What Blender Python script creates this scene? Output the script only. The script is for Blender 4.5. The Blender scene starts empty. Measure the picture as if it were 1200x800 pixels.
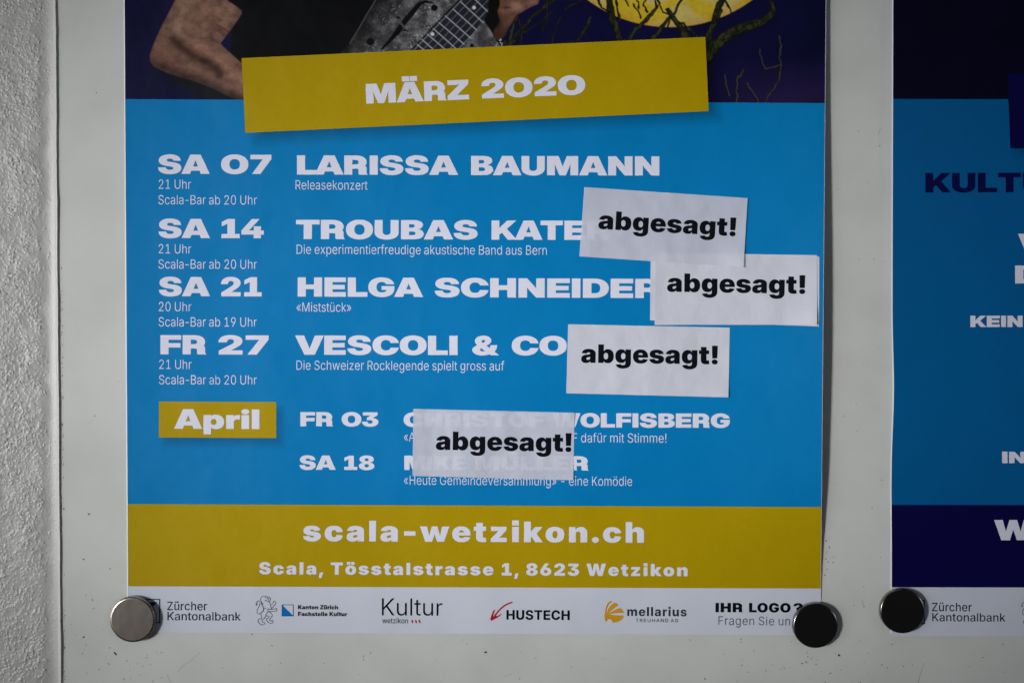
import bpy, math, random
import numpy as np
from mathutils import Vector, Matrix, geometry

S = bpy.context.scene
COL = S.collection

# ---------------------------------------------------------------- camera, world, light, exposure
PX = 0.000512            # metres on the board per pixel of the 1200 x 800 photograph
FOC, SENS = 50.0, 36.0
D = 1200 * PX * FOC / SENS
PITCH = math.radians(1.2)
Z0 = 1.5                 # height of the picture centre above the pavement
CAMZ = Z0 + D * math.tan(PITCH)
cam_data = bpy.data.cameras.new('camera')
cam_data.lens, cam_data.sensor_width = FOC, SENS
cam_data.clip_start, cam_data.clip_end = 0.01, 50
cam = bpy.data.objects.new('camera', cam_data)
cam.location = (0, -D, CAMZ)
cam.rotation_euler = (math.radians(90) - PITCH, 0, 0)
COL.objects.link(cam)
S.camera = cam

world = bpy.data.worlds.new('World')
S.world = world
world.use_nodes = True
bg = world.node_tree.nodes['Background']
bg.inputs[0].default_value = (0.86, 0.93, 1.0, 1)
bg.inputs[1].default_value = 0.014

def area(name, loc, target, sx, sy, watts, color, spread):
    l = bpy.data.lights.new(name, 'AREA')
    l.shape = 'RECTANGLE'
    l.size, l.size_y, l.energy, l.color = sx, sy, watts, color
    l.spread = math.radians(spread)
    o = bpy.data.objects.new(name, l)
    o.location = loc
    o.rotation_euler = (Vector(target) - Vector(loc)).to_track_quat('-Z', 'Y').to_euler()
    COL.objects.link(o)
    return o

area('daylight_opening', (-1.446, -1.796, Z0 + 0.024), (-0.022, 0, Z0 - 0.008), 0.50, 0.46, 0.63, (1.0, 0.985, 0.955), 14.0)

area('soft_side_fill', (-1.7, -1.0, Z0 - 0.06), (-0.25, 0, Z0), 1.1, 1.1, 0.85, (0.90, 0.95, 1.0), 50)  # broad fill added on the left to soften shadow edges
area('far_side_fill', (1.62, -1.66, Z0 + 0.1), (-0.03, 0, Z0 - 0.01), 1.3, 1.2, 0.17, (0.92, 0.96, 1.0), 13)  # fill added on the right to lift the shadows beside lifted edges
area('overhead_fill', (0.05, -1.1, Z0 + 1.5), (0, 0, Z0), 1.2, 0.9, 0.7, (0.90, 0.95, 1.0), 110)  # fill added overhead to brighten the shadows on the board

S.view_settings.view_transform = 'Standard'
S.view_settings.look = 'None'
S.view_settings.exposure = 0.12
S.view_settings.gamma = 1.0
try:
    S.cycles.use_denoising = True
    S.cycles.max_bounces = 6
    S.cycles.caustics_reflective = False
    S.cycles.caustics_refractive = False
except Exception:
    pass

# ---------------------------------------------------------------- helpers
def P(px, py, h=0.0):
    """point of the board (or h metres in front of it) that the photograph shows at px, py"""
    u = (px - 600) * PX / D
    v = (400 - py) * PX / D
    dy = math.cos(PITCH) + v * math.sin(PITCH)
    dz = -math.sin(PITCH) + v * math.cos(PITCH)
    t = (D - h) / dy
    return (t * u, -h + px * 0, CAMZ + t * dz)

def srgb(r, g, b):
    def f(c):
        c = c / 255
        return c / 12.92 if c <= 0.04045 else ((c + 0.055) / 1.055) ** 2.4
    return (f(r), f(g), f(b))

LIGHT = 0.84             # how bright a perfect white reads at the middle of the board
def ink(r, g, b):
    return tuple(min(0.92, c / LIGHT) for c in srgb(r, g, b))

def lattice(nx, ny, seed):
    return np.random.RandomState(seed).rand(ny, nx)

def noise(x, y, seed, n=256):
    L = lattice(n, n, seed)
    xi, yi = np.floor(x).astype(int), np.floor(y).astype(int)
    fx, fy = x - xi, y - yi
    fx, fy = fx * fx * (3 - 2 * fx), fy * fy * (3 - 2 * fy)
    a = L[yi % n, xi % n]; b = L[yi % n, (xi + 1) % n]
    c = L[(yi + 1) % n, xi % n]; d = L[(yi + 1) % n, (xi + 1) % n]
    return (a * (1 - fx) + b * fx) * (1 - fy) + (c * (1 - fx) + d * fx) * fy

def fbm(x, y, seed, octs=4, gain=0.5):
    s, a, t = 0, 1.0, 0
    for i in range(octs):
        s = s + a * noise(x * 2 ** i + 17.3 * i, y * 2 ** i + 5.1 * i, seed + i)
        t += a
        a *= gain
    return s / t

def sstep(a, b, x):
    t = np.clip((x - a) / (b - a), 0, 1)
    return t * t * (3 - 2 * t)

def tag(o, label=None, cat=None, group=None, kind=None):
    if label: o['label'] = label
    if cat: o['category'] = cat
    if group: o['group'] = group
    if kind: o['kind'] = kind
    return o

def root_at(o):
    v = Vector((0, 0, 0))
    while o is not None:
        v = v + o.location
        o = o.parent
    return v

def empty(name, loc, parent=None):
    o = bpy.data.objects.new(name, None)
    o.empty_display_size = 0.02
    COL.objects.link(o)
    if parent:
        o.parent = parent
        o.location = Vector(loc) - root_at(parent)
    else:
        o.location = loc
    return o

def link_mesh(name, verts, faces, mat, parent=None, colors=None, smooth=True, origin=None):
    """verts in world space; stored relative to the parent's (or the given) origin"""
    org = np.array(root_at(parent)) if parent else np.array(origin if origin is not None else (0, 0, 0), float)
    v = np.asarray(verts, float).reshape(-1, 3) - org
    me = bpy.data.meshes.new(name)
    if isinstance(faces, np.ndarray):
        nf, k = faces.shape
        me.vertices.add(len(v)); me.vertices.foreach_set('co', v.ravel())
        me.loops.add(nf * k); me.loops.foreach_set('vertex_index', faces.ravel().astype(np.int32))
        me.polygons.add(nf)
        me.polygons.foreach_set('loop_start', np.arange(0, nf * k, k, dtype=np.int32))
        me.polygons.foreach_set('loop_total', np.full(nf, k, dtype=np.int32))
        me.update(calc_edges=True)
        me.validate()
    else:
        me.from_pydata(v.tolist(), [], faces)
    me.polygons.foreach_set('use_smooth', [smooth] * len(me.polygons))
    if colors is not None:
        c = np.ones((len(v), 4)); c[:, :3] = colors
        at = me.attributes.new('ink', 'FLOAT_COLOR', 'POINT')
        at.data.foreach_set('color', c.ravel())
    me.materials.append(mat)
    o = bpy.data.objects.new(name, me)
    COL.objects.link(o)
    if parent:
        o.parent = parent
    else:
        o.location = org
    return o

# ---------------------------------------------------------------- materials
def slab(name, F, f, ring, thick, mat, parent=None, origin=None, back=True):
    """front F, a back thick metres behind it and cut edges with their own corners"""
    B = F.copy(); B[:, 1] += thick
    n, m = len(F), len(ring)
    i = np.arange(m); j = np.roll(i, -1)
    rim = np.stack([2 * n + i, 2 * n + j, 2 * n + m + j, 2 * n + m + i], -1)
    return link_mesh(name, np.concatenate([F, B, F[ring], B[ring]]), np.concatenate([f, f[:, ::-1] + n, rim] if back else [f, rim]), mat, parent, origin=origin)

def new_mat(name):
    m = bpy.data.materials.new(name)
    m.use_nodes = True
    nt = m.node_tree
    return m, nt, nt.nodes['Principled BSDF']

def bump(nt, b, layers):
    """layers: (scale, detail, distance, roughness) of object-space noise"""
    tc = nt.nodes.new('ShaderNodeNewGeometry')
    last = None
    for sc, det, dist in layers:
        n = nt.nodes.new('ShaderNodeTexNoise')
        n.inputs['Scale'].default_value = sc
        n.inputs['Detail'].default_value = det
        nt.links.new(tc.outputs['Position'], n.inputs['Vector'])
        bp = nt.nodes.new('ShaderNodeBump')
        bp.inputs['Strength'].default_value = 1.0
        bp.inputs['Distance'].default_value = dist
        nt.links.new(n.outputs['Fac'], bp.inputs['Height'])
        if last: nt.links.new(last.outputs[0], bp.inputs['Normal'])
        last = bp
    nt.links.new(last.outputs[0], b.inputs['Normal'])
    return tc

PRINT_BUMP = [(9, 2, 0.0036), (34, 2, 0.00075), (900, 2, 0.000006)]
def print_mat(name, col, rough=0.36, attr=False, spec=0.11, mottling=0.05, bumps=PRINT_BUMP):
    m, nt, b = new_mat(name)
    b.inputs['Roughness'].default_value = rough
    b.inputs['Specular IOR Level'].default_value = spec
    tc = bump(nt, b, bumps)
    n = nt.nodes.new('ShaderNodeTexNoise')
    n.inputs['Scale'].default_value = 260
    n.inputs['Detail'].default_value = 5
    nt.links.new(tc.outputs['Position'], n.inputs['Vector'])
    mr = nt.nodes.new('ShaderNodeMapRange')
    mr.inputs['To Min'].default_value = 1 - mottling
    mr.inputs['To Max'].default_value = 1 + mottling
    nt.links.new(n.outputs['Fac'], mr.inputs['Value'])
    mul = nt.nodes.new('ShaderNodeVectorMath'); mul.operation = 'SCALE'
    if attr:
        a = nt.nodes.new('ShaderNodeAttribute'); a.attribute_name = 'ink'
        nt.links.new(a.outputs['Color'], mul.inputs[0])
    else:
        mul.inputs[0].default_value = col
    nt.links.new(mr.outputs[0], mul.inputs['Scale'])
    nt.links.new(mul.outputs[0], b.inputs['Base Color'])
    return m

PAPER = (0.60, 0.63, 0.735)
M_paper = print_mat('coated_paper', PAPER, 0.45, mottling=0.015)
M_white_ink = print_mat('unprinted_white', (0.72, 0.73, 0.86), 0.45, mottling=0.02)
M_lit_edge = print_mat('whitened_lit_edge', (0.90, 0.92, 0.94), 0.5, mottling=0.02)  # whiter than the sheet: light caught on its edge put into the colour
M_black_ink = print_mat('black_ink', (0.004, 0.005, 0.009), 0.5, spec=0.05)
M_grey_ink = print_mat('dark_grey_ink', (0.03, 0.033, 0.05), 0.5)
M_bank_ink = print_mat('dark_blue_ink', (0.012, 0.018, 0.05), 0.5)
M_yellow = print_mat('ochre_yellow_ink', ink(161, 136, 2), 0.42)
M_navy = print_mat('navy_ink', ink(8, 4, 62), 0.42)
M_navy_text = print_mat('deep_navy_ink', ink(6, 8, 66), 0.42)
M_red = print_mat('red_ink', ink(158, 22, 34), 0.45)
M_gold = print_mat('gold_ink', ink(188, 140, 26), 0.45)
M_petrol = print_mat('petrol_blue_ink', ink(0, 52, 92), 0.45)
M_zblue = print_mat('bright_blue_ink', ink(0, 100, 170), 0.45)
M_ink_attr = print_mat('offset_printed_ink', None, 0.42, attr=True, mottling=0.04)

# slip paper: thin uncoated paper, faintly see-through
def slip_mat(name, see, seed):
    m, nt, b = new_mat(name)
    k = 1 + see * 0.55                                # thin slips let the print shine through a little
    b.inputs['Base Color'].default_value = (0.60 * k, 0.62 * k, 0.72 * k, 1)
    b.inputs['Roughness'].default_value = 0.5
    b.inputs['Specular IOR Level'].default_value = 0.4
    bump(nt, b, [(22 + seed, 2, 0.0040), (60, 3, 0.0010), (1400, 2, 0.000008)])
    tr = nt.nodes.new('ShaderNodeBsdfTransparent')
    mx = nt.nodes.new('ShaderNodeMixShader')
    mx.inputs[0].default_value = see
    nt.links.new(b.outputs[0], mx.inputs[1])
    nt.links.new(tr.outputs[0], mx.inputs[2])
    nt.links.new(mx.outputs[0], nt.nodes['Material Output'].inputs['Surface'])
    return m

# enamelled steel board with faint grime and scratches
def board_mat():
    m, nt, b = new_mat('enamelled_steel')
    b.inputs['Roughness'].default_value = 0.36
    b.inputs['Specular IOR Level'].default_value = 0.4
    tc = bump(nt, b, [(5, 2, 0.0008), (700, 2, 0.000012)])
    sep = nt.nodes.new('ShaderNodeSeparateXYZ')
    nt.links.new(tc.outputs['Position'], sep.inputs[0])
    def nz(scale, detail, lo, hi):
        n = nt.nodes.new('ShaderNodeTexNoise')
        n.inputs['Scale'].default_value = scale; n.inputs['Detail'].default_value = detail
        nt.links.new(tc.outputs['Position'], n.inputs['Vector'])
        r = nt.nodes.new('ShaderNodeMapRange'); r.clamp = True
        r.inputs['From Min'].default_value = lo; r.inputs['From Max'].default_value = hi
        nt.links.new(n.outputs['Fac'], r.inputs['Value'])
        return r
    def mul(a, c):
        x = nt.nodes.new('ShaderNodeMath'); x.operation = 'MULTIPLY'
        nt.links.new(a.outputs[0], x.inputs[0])
        if isinstance(c, float): x.inputs[1].default_value = c
        else: nt.links.new(c.outputs[0], x.inputs[1])
        return x
    low = nt.nodes.new('ShaderNodeMapRange'); low.clamp = True          # grime gathers low on the board
    low.inputs['From Min'].default_value = Z0 - 0.10; low.inputs['From Max'].default_value = Z0 - 0.19
    nt.links.new(sep.outputs[2], low.inputs['Value'])
    smear = mul(nz(20, 6, 0.42, 0.75), 0.18)
    specks = mul(mul(nz(420, 3, 0.69, 0.76), nz(38, 2, 0.46, 0.62)), low)
    grime = nt.nodes.new('ShaderNodeMath'); grime.operation = 'MAXIMUM'
    nt.links.new(smear.outputs[0], grime.inputs[0]); nt.links.new(mul(specks, 0.75).outputs[0], grime.inputs[1])
    mix = nt.nodes.new('ShaderNodeMix'); mix.data_type = 'RGBA'
    mix.inputs[6].default_value = (0.60, 0.614, 0.602, 1)
    mix.inputs[7].default_value = (0.20, 0.20, 0.175, 1)
    nt.links.new(grime.outputs[0], mix.inputs[0])
    nt.links.new(mix.outputs[2], b.inputs['Base Color'])
    return m
M_board = board_mat()

def plaster_mat():
    m, nt, b = new_mat('painted_roughcast')
    b.inputs['Roughness'].default_value = 0.36
    b.inputs['Specular IOR Level'].default_value = 0.55
    tc = bump(nt, b, [(900, 3, 0.00010), (2200, 2, 0.00004)])
    n = nt.nodes.new('ShaderNodeTexNoise'); n.inputs['Scale'].default_value = 40; n.inputs['Detail'].default_value = 6
    nt.links.new(tc.outputs['Position'], n.inputs['Vector'])
    mix = nt.nodes.new('ShaderNodeMix'); mix.data_type = 'RGBA'
    mix.inputs[6].default_value = (0.48, 0.48, 0.47, 1); mix.inputs[7].default_value = (0.36, 0.36, 0.35, 1)
    nt.links.new(n.outputs['Fac'], mix.inputs[0])
    nt.links.new(mix.outputs[2], b.inputs['Base Color'])
    return m
M_plaster = plaster_mat()

def simple(name, col, rough, metal=0.0, bumps=None):
    m, nt, b = new_mat(name)
    b.inputs['Base Color'].default_value = (*col, 1)
    b.inputs['Roughness'].default_value = rough
    b.inputs['Metallic'].default_value = metal
    if bumps: bump(nt, b, bumps)
    return m
M_bead = simple('painted_bead', (0.62, 0.62, 0.60), 0.35, bumps=[(300, 3, 0.0002)])
M_nickel = simple('brushed_nickel', (0.34, 0.30, 0.27), 0.27, 1.0, [(60, 2, 0.0002), (2500, 2, 0.000004)])
M_shaded_nickel = simple('shaded_nickel', (0.22, 0.21, 0.20), 0.2, 1.0, [(60, 2, 0.0001), (2500, 2, 0.000003)])  # darker copy of the nickel: dim reflections put into its colour
M_scuff = simple('dried_dirt', (0.035, 0.033, 0.03), 0.8)
M_scuff_pale = simple('faint_scuff', (0.30, 0.30, 0.28), 0.6)

FONTS = {
 'wide': {
  '&': (680, '274,-12 ~196,-12 ~83,44 ~22,137 22,193 ~22,234 ~53,298 ~109,351 147,375 312,478 ~329,488 ~348,510 ~355,531 355,540 ~355,557 ~330,584 303,584 ~286,584 ~262,572 ~249,549 249,534 ~249,513 ~272,468 ~313,418 341,388 693,0 497,0 202,312 ~180,336 ~128,403 ~90,487 90,537 ~90,593 ~143,684 ~239,738 303,738 ~364,738 ~452,688 ~500,604 500,554 ~500,520 ~478,458 ~435,404 403,382 253,275 ~236,263 ~210,232 210,207 ~210,187 ~229,157 ~265,142 288,142 ~325,142 ~397,177 ~458,241 ~494,328 494,379 649,379 ~649,316 ~623,199 ~565,102 518,68 463,43 ~420,15 ~320,-12'),
  '1': (645, '83,0 83,157 586,157 586,0|448,728 448,0 252,0 252,549 251,549 89,450 89,618 268,728'),
  '2': (645, '46,0 46,142 320,362 ~340,379 ~384,417 ~415,465 415,496 ~415,522 ~392,561 ~352,583 324,583 ~295,583 ~250,556 ~225,503 225,465 39,465 ~39,550 ~108,673 ~236,739 325,739 ~405,739 ~531,684 ~603,580 603,507 ~603,453 ~562,368 ~488,293 439,254 322,158 322,157 605,157 605,0'),
  '3': (645, '316,-12 ~216,-12 ~85,62 ~21,182 21,250 211,250 ~211,218 ~238,168 ~285,140 315,140 ~344,140 ~389,165 ~414,210 414,238 ~414,266 ~388,305 ~340,327 307,327 201,327 201,435 344,569 344,569 56,569 56,728 575,728 575,578 352,377 352,420 ~439,429 ~553,382 ~609,290 609,230 ~609,160 ~537,50 ~406,-12'),
  '4': (645, '9,141 9,294 305,728 502,728 208,291 208,290 636,290 636,141|364,0 364,188 364,255 364,453 551,453 551,0'),
  '5': (645, '320,-12 ~236,-12 ~109,47 ~36,158 31,234 219,234 ~219,207 ~246,163 ~292,138 321,138 ~351,138 ~396,165 ~421,212 421,244 ~421,276 ~396,326 ~351,354 321,354 ~284,354 ~231,320 223,293 42,293 62,728 567,728 567,569 240,569 230,452 231,452 ~254,474 ~320,497 360,497 ~409,497 ~499,459 ~570,392 ~612,302 612,250 ~612,174 ~540,56 ~408,-12'),
  '6': (645, '329,-10 ~242,-10 ~108,55 ~33,169 33,243 ~33,305 ~79,415 118,473 290,728 503,728 290,410 240,410 ~250,424 ~281,455 ~332,477 370,477 ~444,477 ~553,420 ~612,315 612,243 ~612,169 ~540,55 ~412,-10|322,141 ~352,141 ~397,167 ~423,213 423,243 ~423,273 ~397,319 ~352,346 322,346 ~293,346 ~247,319 ~221,273 221,243 ~221,213 ~247,167 ~293,141'),
  '7': (645, '102,0 387,562 387,562 52,562 52,728 592,728 592,569 305,0'),
  '8': (645, '322,-12 ~231,-12 ~96,40 ~21,134 21,197 ~21,248 ~67,322 ~154,369 213,377 213,376 ~134,388 ~43,472 43,540 ~43,600 ~113,689 ~239,739 322,739 ~407,739 ~532,690 ~601,601 601,540 ~601,472 ~511,388 431,376 431,377 ~491,369 ~577,322 ~624,248 624,197 ~624,134 ~548,40 ~413,-12|322,124 ~350,124 ~394,147 ~418,188 418,213 ~418,239 ~394,278 ~350,301 322,301 ~294,301 ~251,278 ~226,239 226,213 ~226,187 ~251,147 ~294,124|322,443 ~348,443 ~387,462 ~408,497 408,521 ~408,544 ~387,579 ~348,598 322,598 ~296,598 ~258,579 ~237,544 237,521 ~237,497 ~258,462 ~296,443'),
  '?': (604, '203,230 203,259 ~203,303 ~223,362 ~271,407 313,427 ~347,444 ~379,488 379,514 ~379,535 ~359,567 ~323,585 300,585 ~274,585 ~234,563 ~213,523 213,497 31,497 ~31,566 ~99,675 ~221,737 303,737 ~380,737 ~499,686 ~565,596 565,537 ~565,480 ~520,394 473,363 ~445,345 ~398,311 ~370,273 370,248 370,230|290,-9 ~248,-9 ~188,50 188,92 ~188,134 ~248,194 290,194 ~332,194 ~391,134 391,92 ~391,50 ~332,-9'),
  'A': (764, '0,0 244,728 518,728 764,0 536,0 454,282 ~428,374 ~378,553 354,650 409,650 ~385,553 ~334,374 307,282 222,0|182,120 182,276 583,276 583,120'),
  'B': (650, '39,0 39,728 354,728 ~438,728 ~551,681 ~608,599 608,546 ~608,504 ~573,436 ~510,392 468,383 468,382 ~515,381 ~589,335 ~633,257 633,206 ~633,146 ~573,53 ~461,0 382,0|236,152 344,152 ~381,152 ~425,191 425,224 ~425,246 ~405,278 ~369,296 344,296 236,296|236,439 332,439 ~354,439 ~387,456 ~405,487 405,507 ~405,538 ~365,575 332,575 236,575'),
  'C': (729, '373,-12 ~274,-12 ~113,75 ~20,243 20,363 ~20,485 ~113,653 ~274,739 373,739 ~443,739 ~560,698 ~648,623 ~704,518 711,453 506,453 ~502,479 ~480,520 ~447,548 ~403,563 377,563 ~328,563 ~260,517 ~225,427 225,363 ~225,300 ~259,211 ~328,164 377,164 ~403,164 ~446,179 ~479,208 ~501,248 506,273 711,273 ~703,209 ~648,104 ~560,29 ~443,-12'),
  'D': (711, '323,0 124,0 124,168 313,168 ~373,168 ~449,210 ~486,297 486,363 ~486,430 ~448,517 ~369,560 308,560 121,560 121,728 320,728 ~433,728 ~600,638 ~691,474 691,363 ~691,253 ~601,90 ~436,0|242,728 242,0 39,0 39,728'),
  'E': (632, '39,0 39,728 603,728 603,556 242,556 242,446 575,446 575,280 242,280 242,172 603,172 603,0'),
  'F': (605, '39,0 39,728 585,728 585,556 242,556 242,427 566,427 566,262 242,262 242,0'),
  'G': (740, '377,-12 ~269,-12 ~108,80 ~20,249 20,363 ~20,485 ~113,653 ~274,739 373,739 ~439,739 ~557,702 ~647,632 ~703,536 708,477 500,477 ~497,497 ~478,529 ~448,552 ~408,563 381,563 ~330,563 ~260,517 ~225,428 225,363 ~225,299 ~261,210 ~332,164 384,164 ~427,164 ~485,189 ~515,235 515,265 557,261 383,261 383,406 713,406 713,301 ~713,207 ~629,66 ~478,-12'),
  'H': (727, '39,0 39,728 242,728 242,456 484,456 484,728 688,728 688,0 484,0 484,284 242,284 242,0'),
  'I': (437, '24,0 24,159 117,159 117,568 24,568 24,728 412,728 412,568 320,568 320,159 412,159 412,0'),
  'J': (585, '280,-12 ~156,-12 ~22,114 22,231 22,289 209,289 209,229 ~209,194 ~244,156 276,156 ~308,156 ~343,194 343,229 343,728 546,728 546,226 ~546,111 ~408,-12'),
  'K': (729, '189,104 189,351 ~213,382 ~263,446 ~312,509 336,541 480,728 715,728 411,353 393,353|39,0 39,728 242,728 242,571 242,362 242,266 242,0|497,0 321,292 442,445 729,0'),
  'L': (575, '39,0 39,728 242,728 242,172 556,172 556,0'),
  'M': (925, '39,0 39,728 343,728 408,500 ~417,471 ~439,386 ~463,293 ~483,209 489,180 437,180 ~443,209 ~463,293 ~487,386 ~509,471 517,500 582,728 886,728 886,0 687,0 687,281 ~687,306 ~689,385 ~692,479 ~694,575 694,617 717,617 ~707,575 ~683,480 ~659,387 ~637,308 629,281 545,0 381,0 295,281 ~287,308 ~265,387 ~240,480 ~215,575 205,617 230,617 ~230,575 ~233,479 ~236,385 ~238,306 238,281 238,0'),
  'N': (738, '39,0 39,728 246,728 423,442 ~435,423 ~471,359 ~510,286 527,254 503,197 ~500,237 ~498,338 ~496,432 496,461 496,728 699,728 699,0 492,0 327,266 ~312,290 ~269,364 ~219,456 194,504 234,516 ~238,464 ~242,366 ~242,288 242,266 242,0'),
  'O': (746, '373,-12 ~274,-12 ~113,75 ~20,243 20,363 ~20,485 ~113,653 ~274,739 373,739 ~472,739 ~632,653 ~727,485 727,363 ~727,242 ~632,75 ~472,-12|373,164 ~421,164 ~487,211 ~521,301 521,363 ~521,426 ~487,516 ~421,563 373,563 ~326,563 ~259,516 ~225,426 225,363 ~225,301 ~259,211 ~326,164'),
  'R': (666, '39,0 39,728 348,728 ~435,728 ~562,666 ~631,552 631,474 ~631,398 ~559,288 ~428,228 337,228 164,228 164,385 333,385 ~364,385 ~408,407 ~433,447 433,474 ~433,500 ~408,540 ~364,562 333,562 242,562 242,0|442,0 284,330 491,330 653,0'),
  'S': (685, '344,-12 ~243,-12 ~104,47 ~31,161 31,242 223,242 ~225,213 ~255,171 ~310,148 346,148 ~378,148 ~426,165 ~453,193 453,212 ~453,230 ~428,256 ~375,276 334,284 262,297 ~156,317 ~45,426 45,507 ~45,576 ~120,681 ~254,739 342,739 ~433,739 ~564,682 ~636,573 639,497 452,497 ~449,535 ~392,579 346,579 ~318,579 ~274,563 ~249,535 249,517 ~249,499 ~271,475 ~320,457 357,450 416,439 ~479,427 ~569,391 ~626,339 ~654,271 654,228 ~654,151 ~581,44 ~442,-12'),
  'T': (656, '20,556 20,728 637,728 637,556 430,556 430,0 227,0 227,556'),
  'U': (705, '353,-12 ~257,-12 ~117,55 ~39,177 39,259 39,728 236,728 236,275 ~236,242 ~267,189 ~319,159 353,159 ~387,159 ~439,189 ~469,241 469,275 469,728 666,728 666,259 ~666,177 ~588,55 ~448,-12'),
  'V': (750, '244,0 0,728 224,728 308,445 ~335,354 ~386,169 411,78 351,78 ~375,169 ~422,354 449,445 529,728 750,728 514,0'),
  'W': (1037, '193,0 0,728 221,728 279,445 ~290,392 ~310,285 ~329,179 337,125 291,125 ~301,179 ~321,285 ~343,392 355,445 420,728 617,728 682,445 ~694,392 ~716,285 ~736,179 747,125 699,125 ~708,179 ~727,285 ~747,392 758,445 816,728 1037,728 844,0 621,0 539,336 ~529,375 ~507,488 489,570 548,570 ~530,488 ~508,375 499,336 416,0'),
  'Z': (652, '24,0 24,152 296,468 ~330,507 ~400,584 438,623 460,556 ~410,556 ~309,556 258,556 31,556 31,728 625,728 625,575 356,258 ~324,219 ~254,143 218,104 195,172 ~246,172 ~348,172 398,172 628,172 628,0'),
  'a': (583, '200,-9 ~148,-9 ~69,24 ~24,91 24,143 ~24,186 ~55,246 ~109,285 ~181,305 223,308 ~268,311 ~323,321 ~348,338 348,353 348,354 ~348,366 ~333,382 ~307,392 289,392 ~270,392 ~242,381 ~227,360 225,345 46,345 ~50,403 ~109,485 ~218,527 297,527 ~356,527 ~448,503 ~510,457 ~541,389 541,345 541,0 351,0 351,72 349,72 ~332,42 ~288,6 ~233,-9|264,112 ~285,112 ~324,128 ~350,160 350,183 350,224 ~342,221 ~326,216 ~308,212 ~285,208 271,205 ~251,202 ~223,188 ~207,167 207,154 ~207,141 ~222,122 ~247,112'),
  'c': (583, '298,-12 ~215,-12 ~91,56 ~22,177 22,258 ~22,338 ~91,460 ~215,527 298,527 ~354,527 ~450,495 ~520,435 ~560,352 562,302 375,302 ~374,319 ~362,346 ~343,366 ~317,376 302,376 ~276,376 ~239,348 ~220,295 220,258 ~220,221 ~239,168 ~276,140 302,140 ~317,140 ~343,150 ~362,170 ~374,198 375,216 562,216 ~562,166 ~523,83 ~453,21 ~356,-12'),
  'e': (583, '296,-12 ~216,-12 ~92,57 ~22,179 22,258 ~22,337 ~92,458 ~213,527 292,527 ~352,527 ~451,489 ~523,418 ~562,321 562,263 562,211 80,211 80,320 474,320 384,301 ~384,329 ~363,367 ~325,388 298,388 ~271,388 ~232,367 ~212,329 212,301 212,215 ~212,187 ~234,146 ~275,124 304,124 ~325,124 ~359,135 ~382,155 388,168 561,168 ~551,116 ~477,35 ~364,-12'),
  'h': (618, '237,273 237,0 42,0 42,728 237,728 237,374 209,374 ~233,441 ~324,527 402,527 ~460,527 ~537,478 ~576,387 576,325 576,0 381,0 381,281 ~381,320 ~344,362 309,362 ~286,362 ~254,343 ~237,303'),
  'i': (279, '42,0 42,516 237,516 237,0|139,550 ~93,550 ~35,603 35,644 ~35,685 ~93,737 139,737 ~185,737 ~243,685 243,644 ~243,603 ~185,550'),
  'k': (587, '217,117 217,348 239,348 370,516 591,516 372,243 317,243|42,0 42,728 237,728 237,0|375,0 252,200 378,337 597,0'),
  'l': (279, '42,0 42,728 237,728 237,0'),
  'n': (618, '237,273 237,0 42,0 42,516 235,516 235,374 209,374 ~233,441 ~324,527 402,527 ~460,527 ~537,478 ~576,387 576,325 576,0 381,0 381,281 ~381,320 ~344,362 309,362 ~286,362 ~254,343 ~237,303'),
  'o': (607, '304,-12 ~220,-12 ~93,54 ~22,175 22,258 ~22,340 ~93,461 ~220,527 304,527 ~388,527 ~514,461 ~585,340 585,258 ~585,175 ~514,54 ~388,-12|304,141 ~327,141 ~365,167 ~388,219 388,258 ~388,297 ~365,349 ~327,375 304,375 ~281,375 ~242,349 ~220,297 220,258 ~220,219 ~242,167 ~281,141'),
  'p': (625, '42,-204 42,516 235,516 235,451 238,451 ~253,477 ~294,510 ~349,527 382,527 ~447,527 ~546,459 ~603,338 603,259 ~603,177 ~547,55 ~448,-12 380,-12 ~346,-12 ~291,9 ~251,48 239,76 237,76 237,-204|322,142 ~349,142 ~386,170 ~405,223 405,259 ~405,294 ~386,346 ~349,375 322,375 ~295,375 ~254,346 ~230,294 230,259 ~230,223 ~254,170 ~295,142'),
  'r': (416, '42,0 42,516 231,516 231,422 232,422 ~247,474 ~306,516 359,516 ~374,516 ~396,516 408,516 408,359 ~398,359 ~355,359 337,359 ~307,359 ~262,332 ~237,282 237,247 237,0'),
  's': (559, '285,-13 ~208,-13 ~92,32 ~23,114 18,168 210,168 ~213,146 ~251,117 282,117 ~311,117 ~343,135 343,150 ~343,163 ~314,179 285,184 188,200 ~111,212 ~29,291 29,353 ~29,406 ~87,484 ~197,526 274,526 ~353,526 ~464,481 ~526,400 527,344 350,344 ~349,367 ~311,397 282,397 ~254,397 ~224,378 224,364 ~224,352 ~249,334 271,331 382,312 ~463,298 ~541,230 541,172 ~541,118 ~478,34 ~362,-13'),
  't': (418, '398,516 398,367 10,367 10,516|97,656 292,656 292,188 ~292,166 ~310,148 337,148 ~350,148 ~391,148 398,148 398,0 ~385,0 ~324,0 291,0 ~189,0 ~97,74 97,154'),
  'u': (618, '216,-12 ~159,-12 ~81,38 ~42,128 42,190 42,516 237,516 237,234 ~237,196 ~275,153 309,153 ~332,153 ~364,173 ~381,212 381,242 381,516 576,516 576,0 383,0 383,142 409,142 ~385,75 ~294,-12'),
  'Ä': (764, '0,0 244,728 518,728 764,0 536,0 454,282 ~428,374 ~378,553 354,650 409,650 ~385,553 ~334,374 307,282 222,0|182,120 182,276 583,276 583,120|398,765 398,949 595,949 595,765|170,765 170,949 366,949 366,765'),
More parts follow.
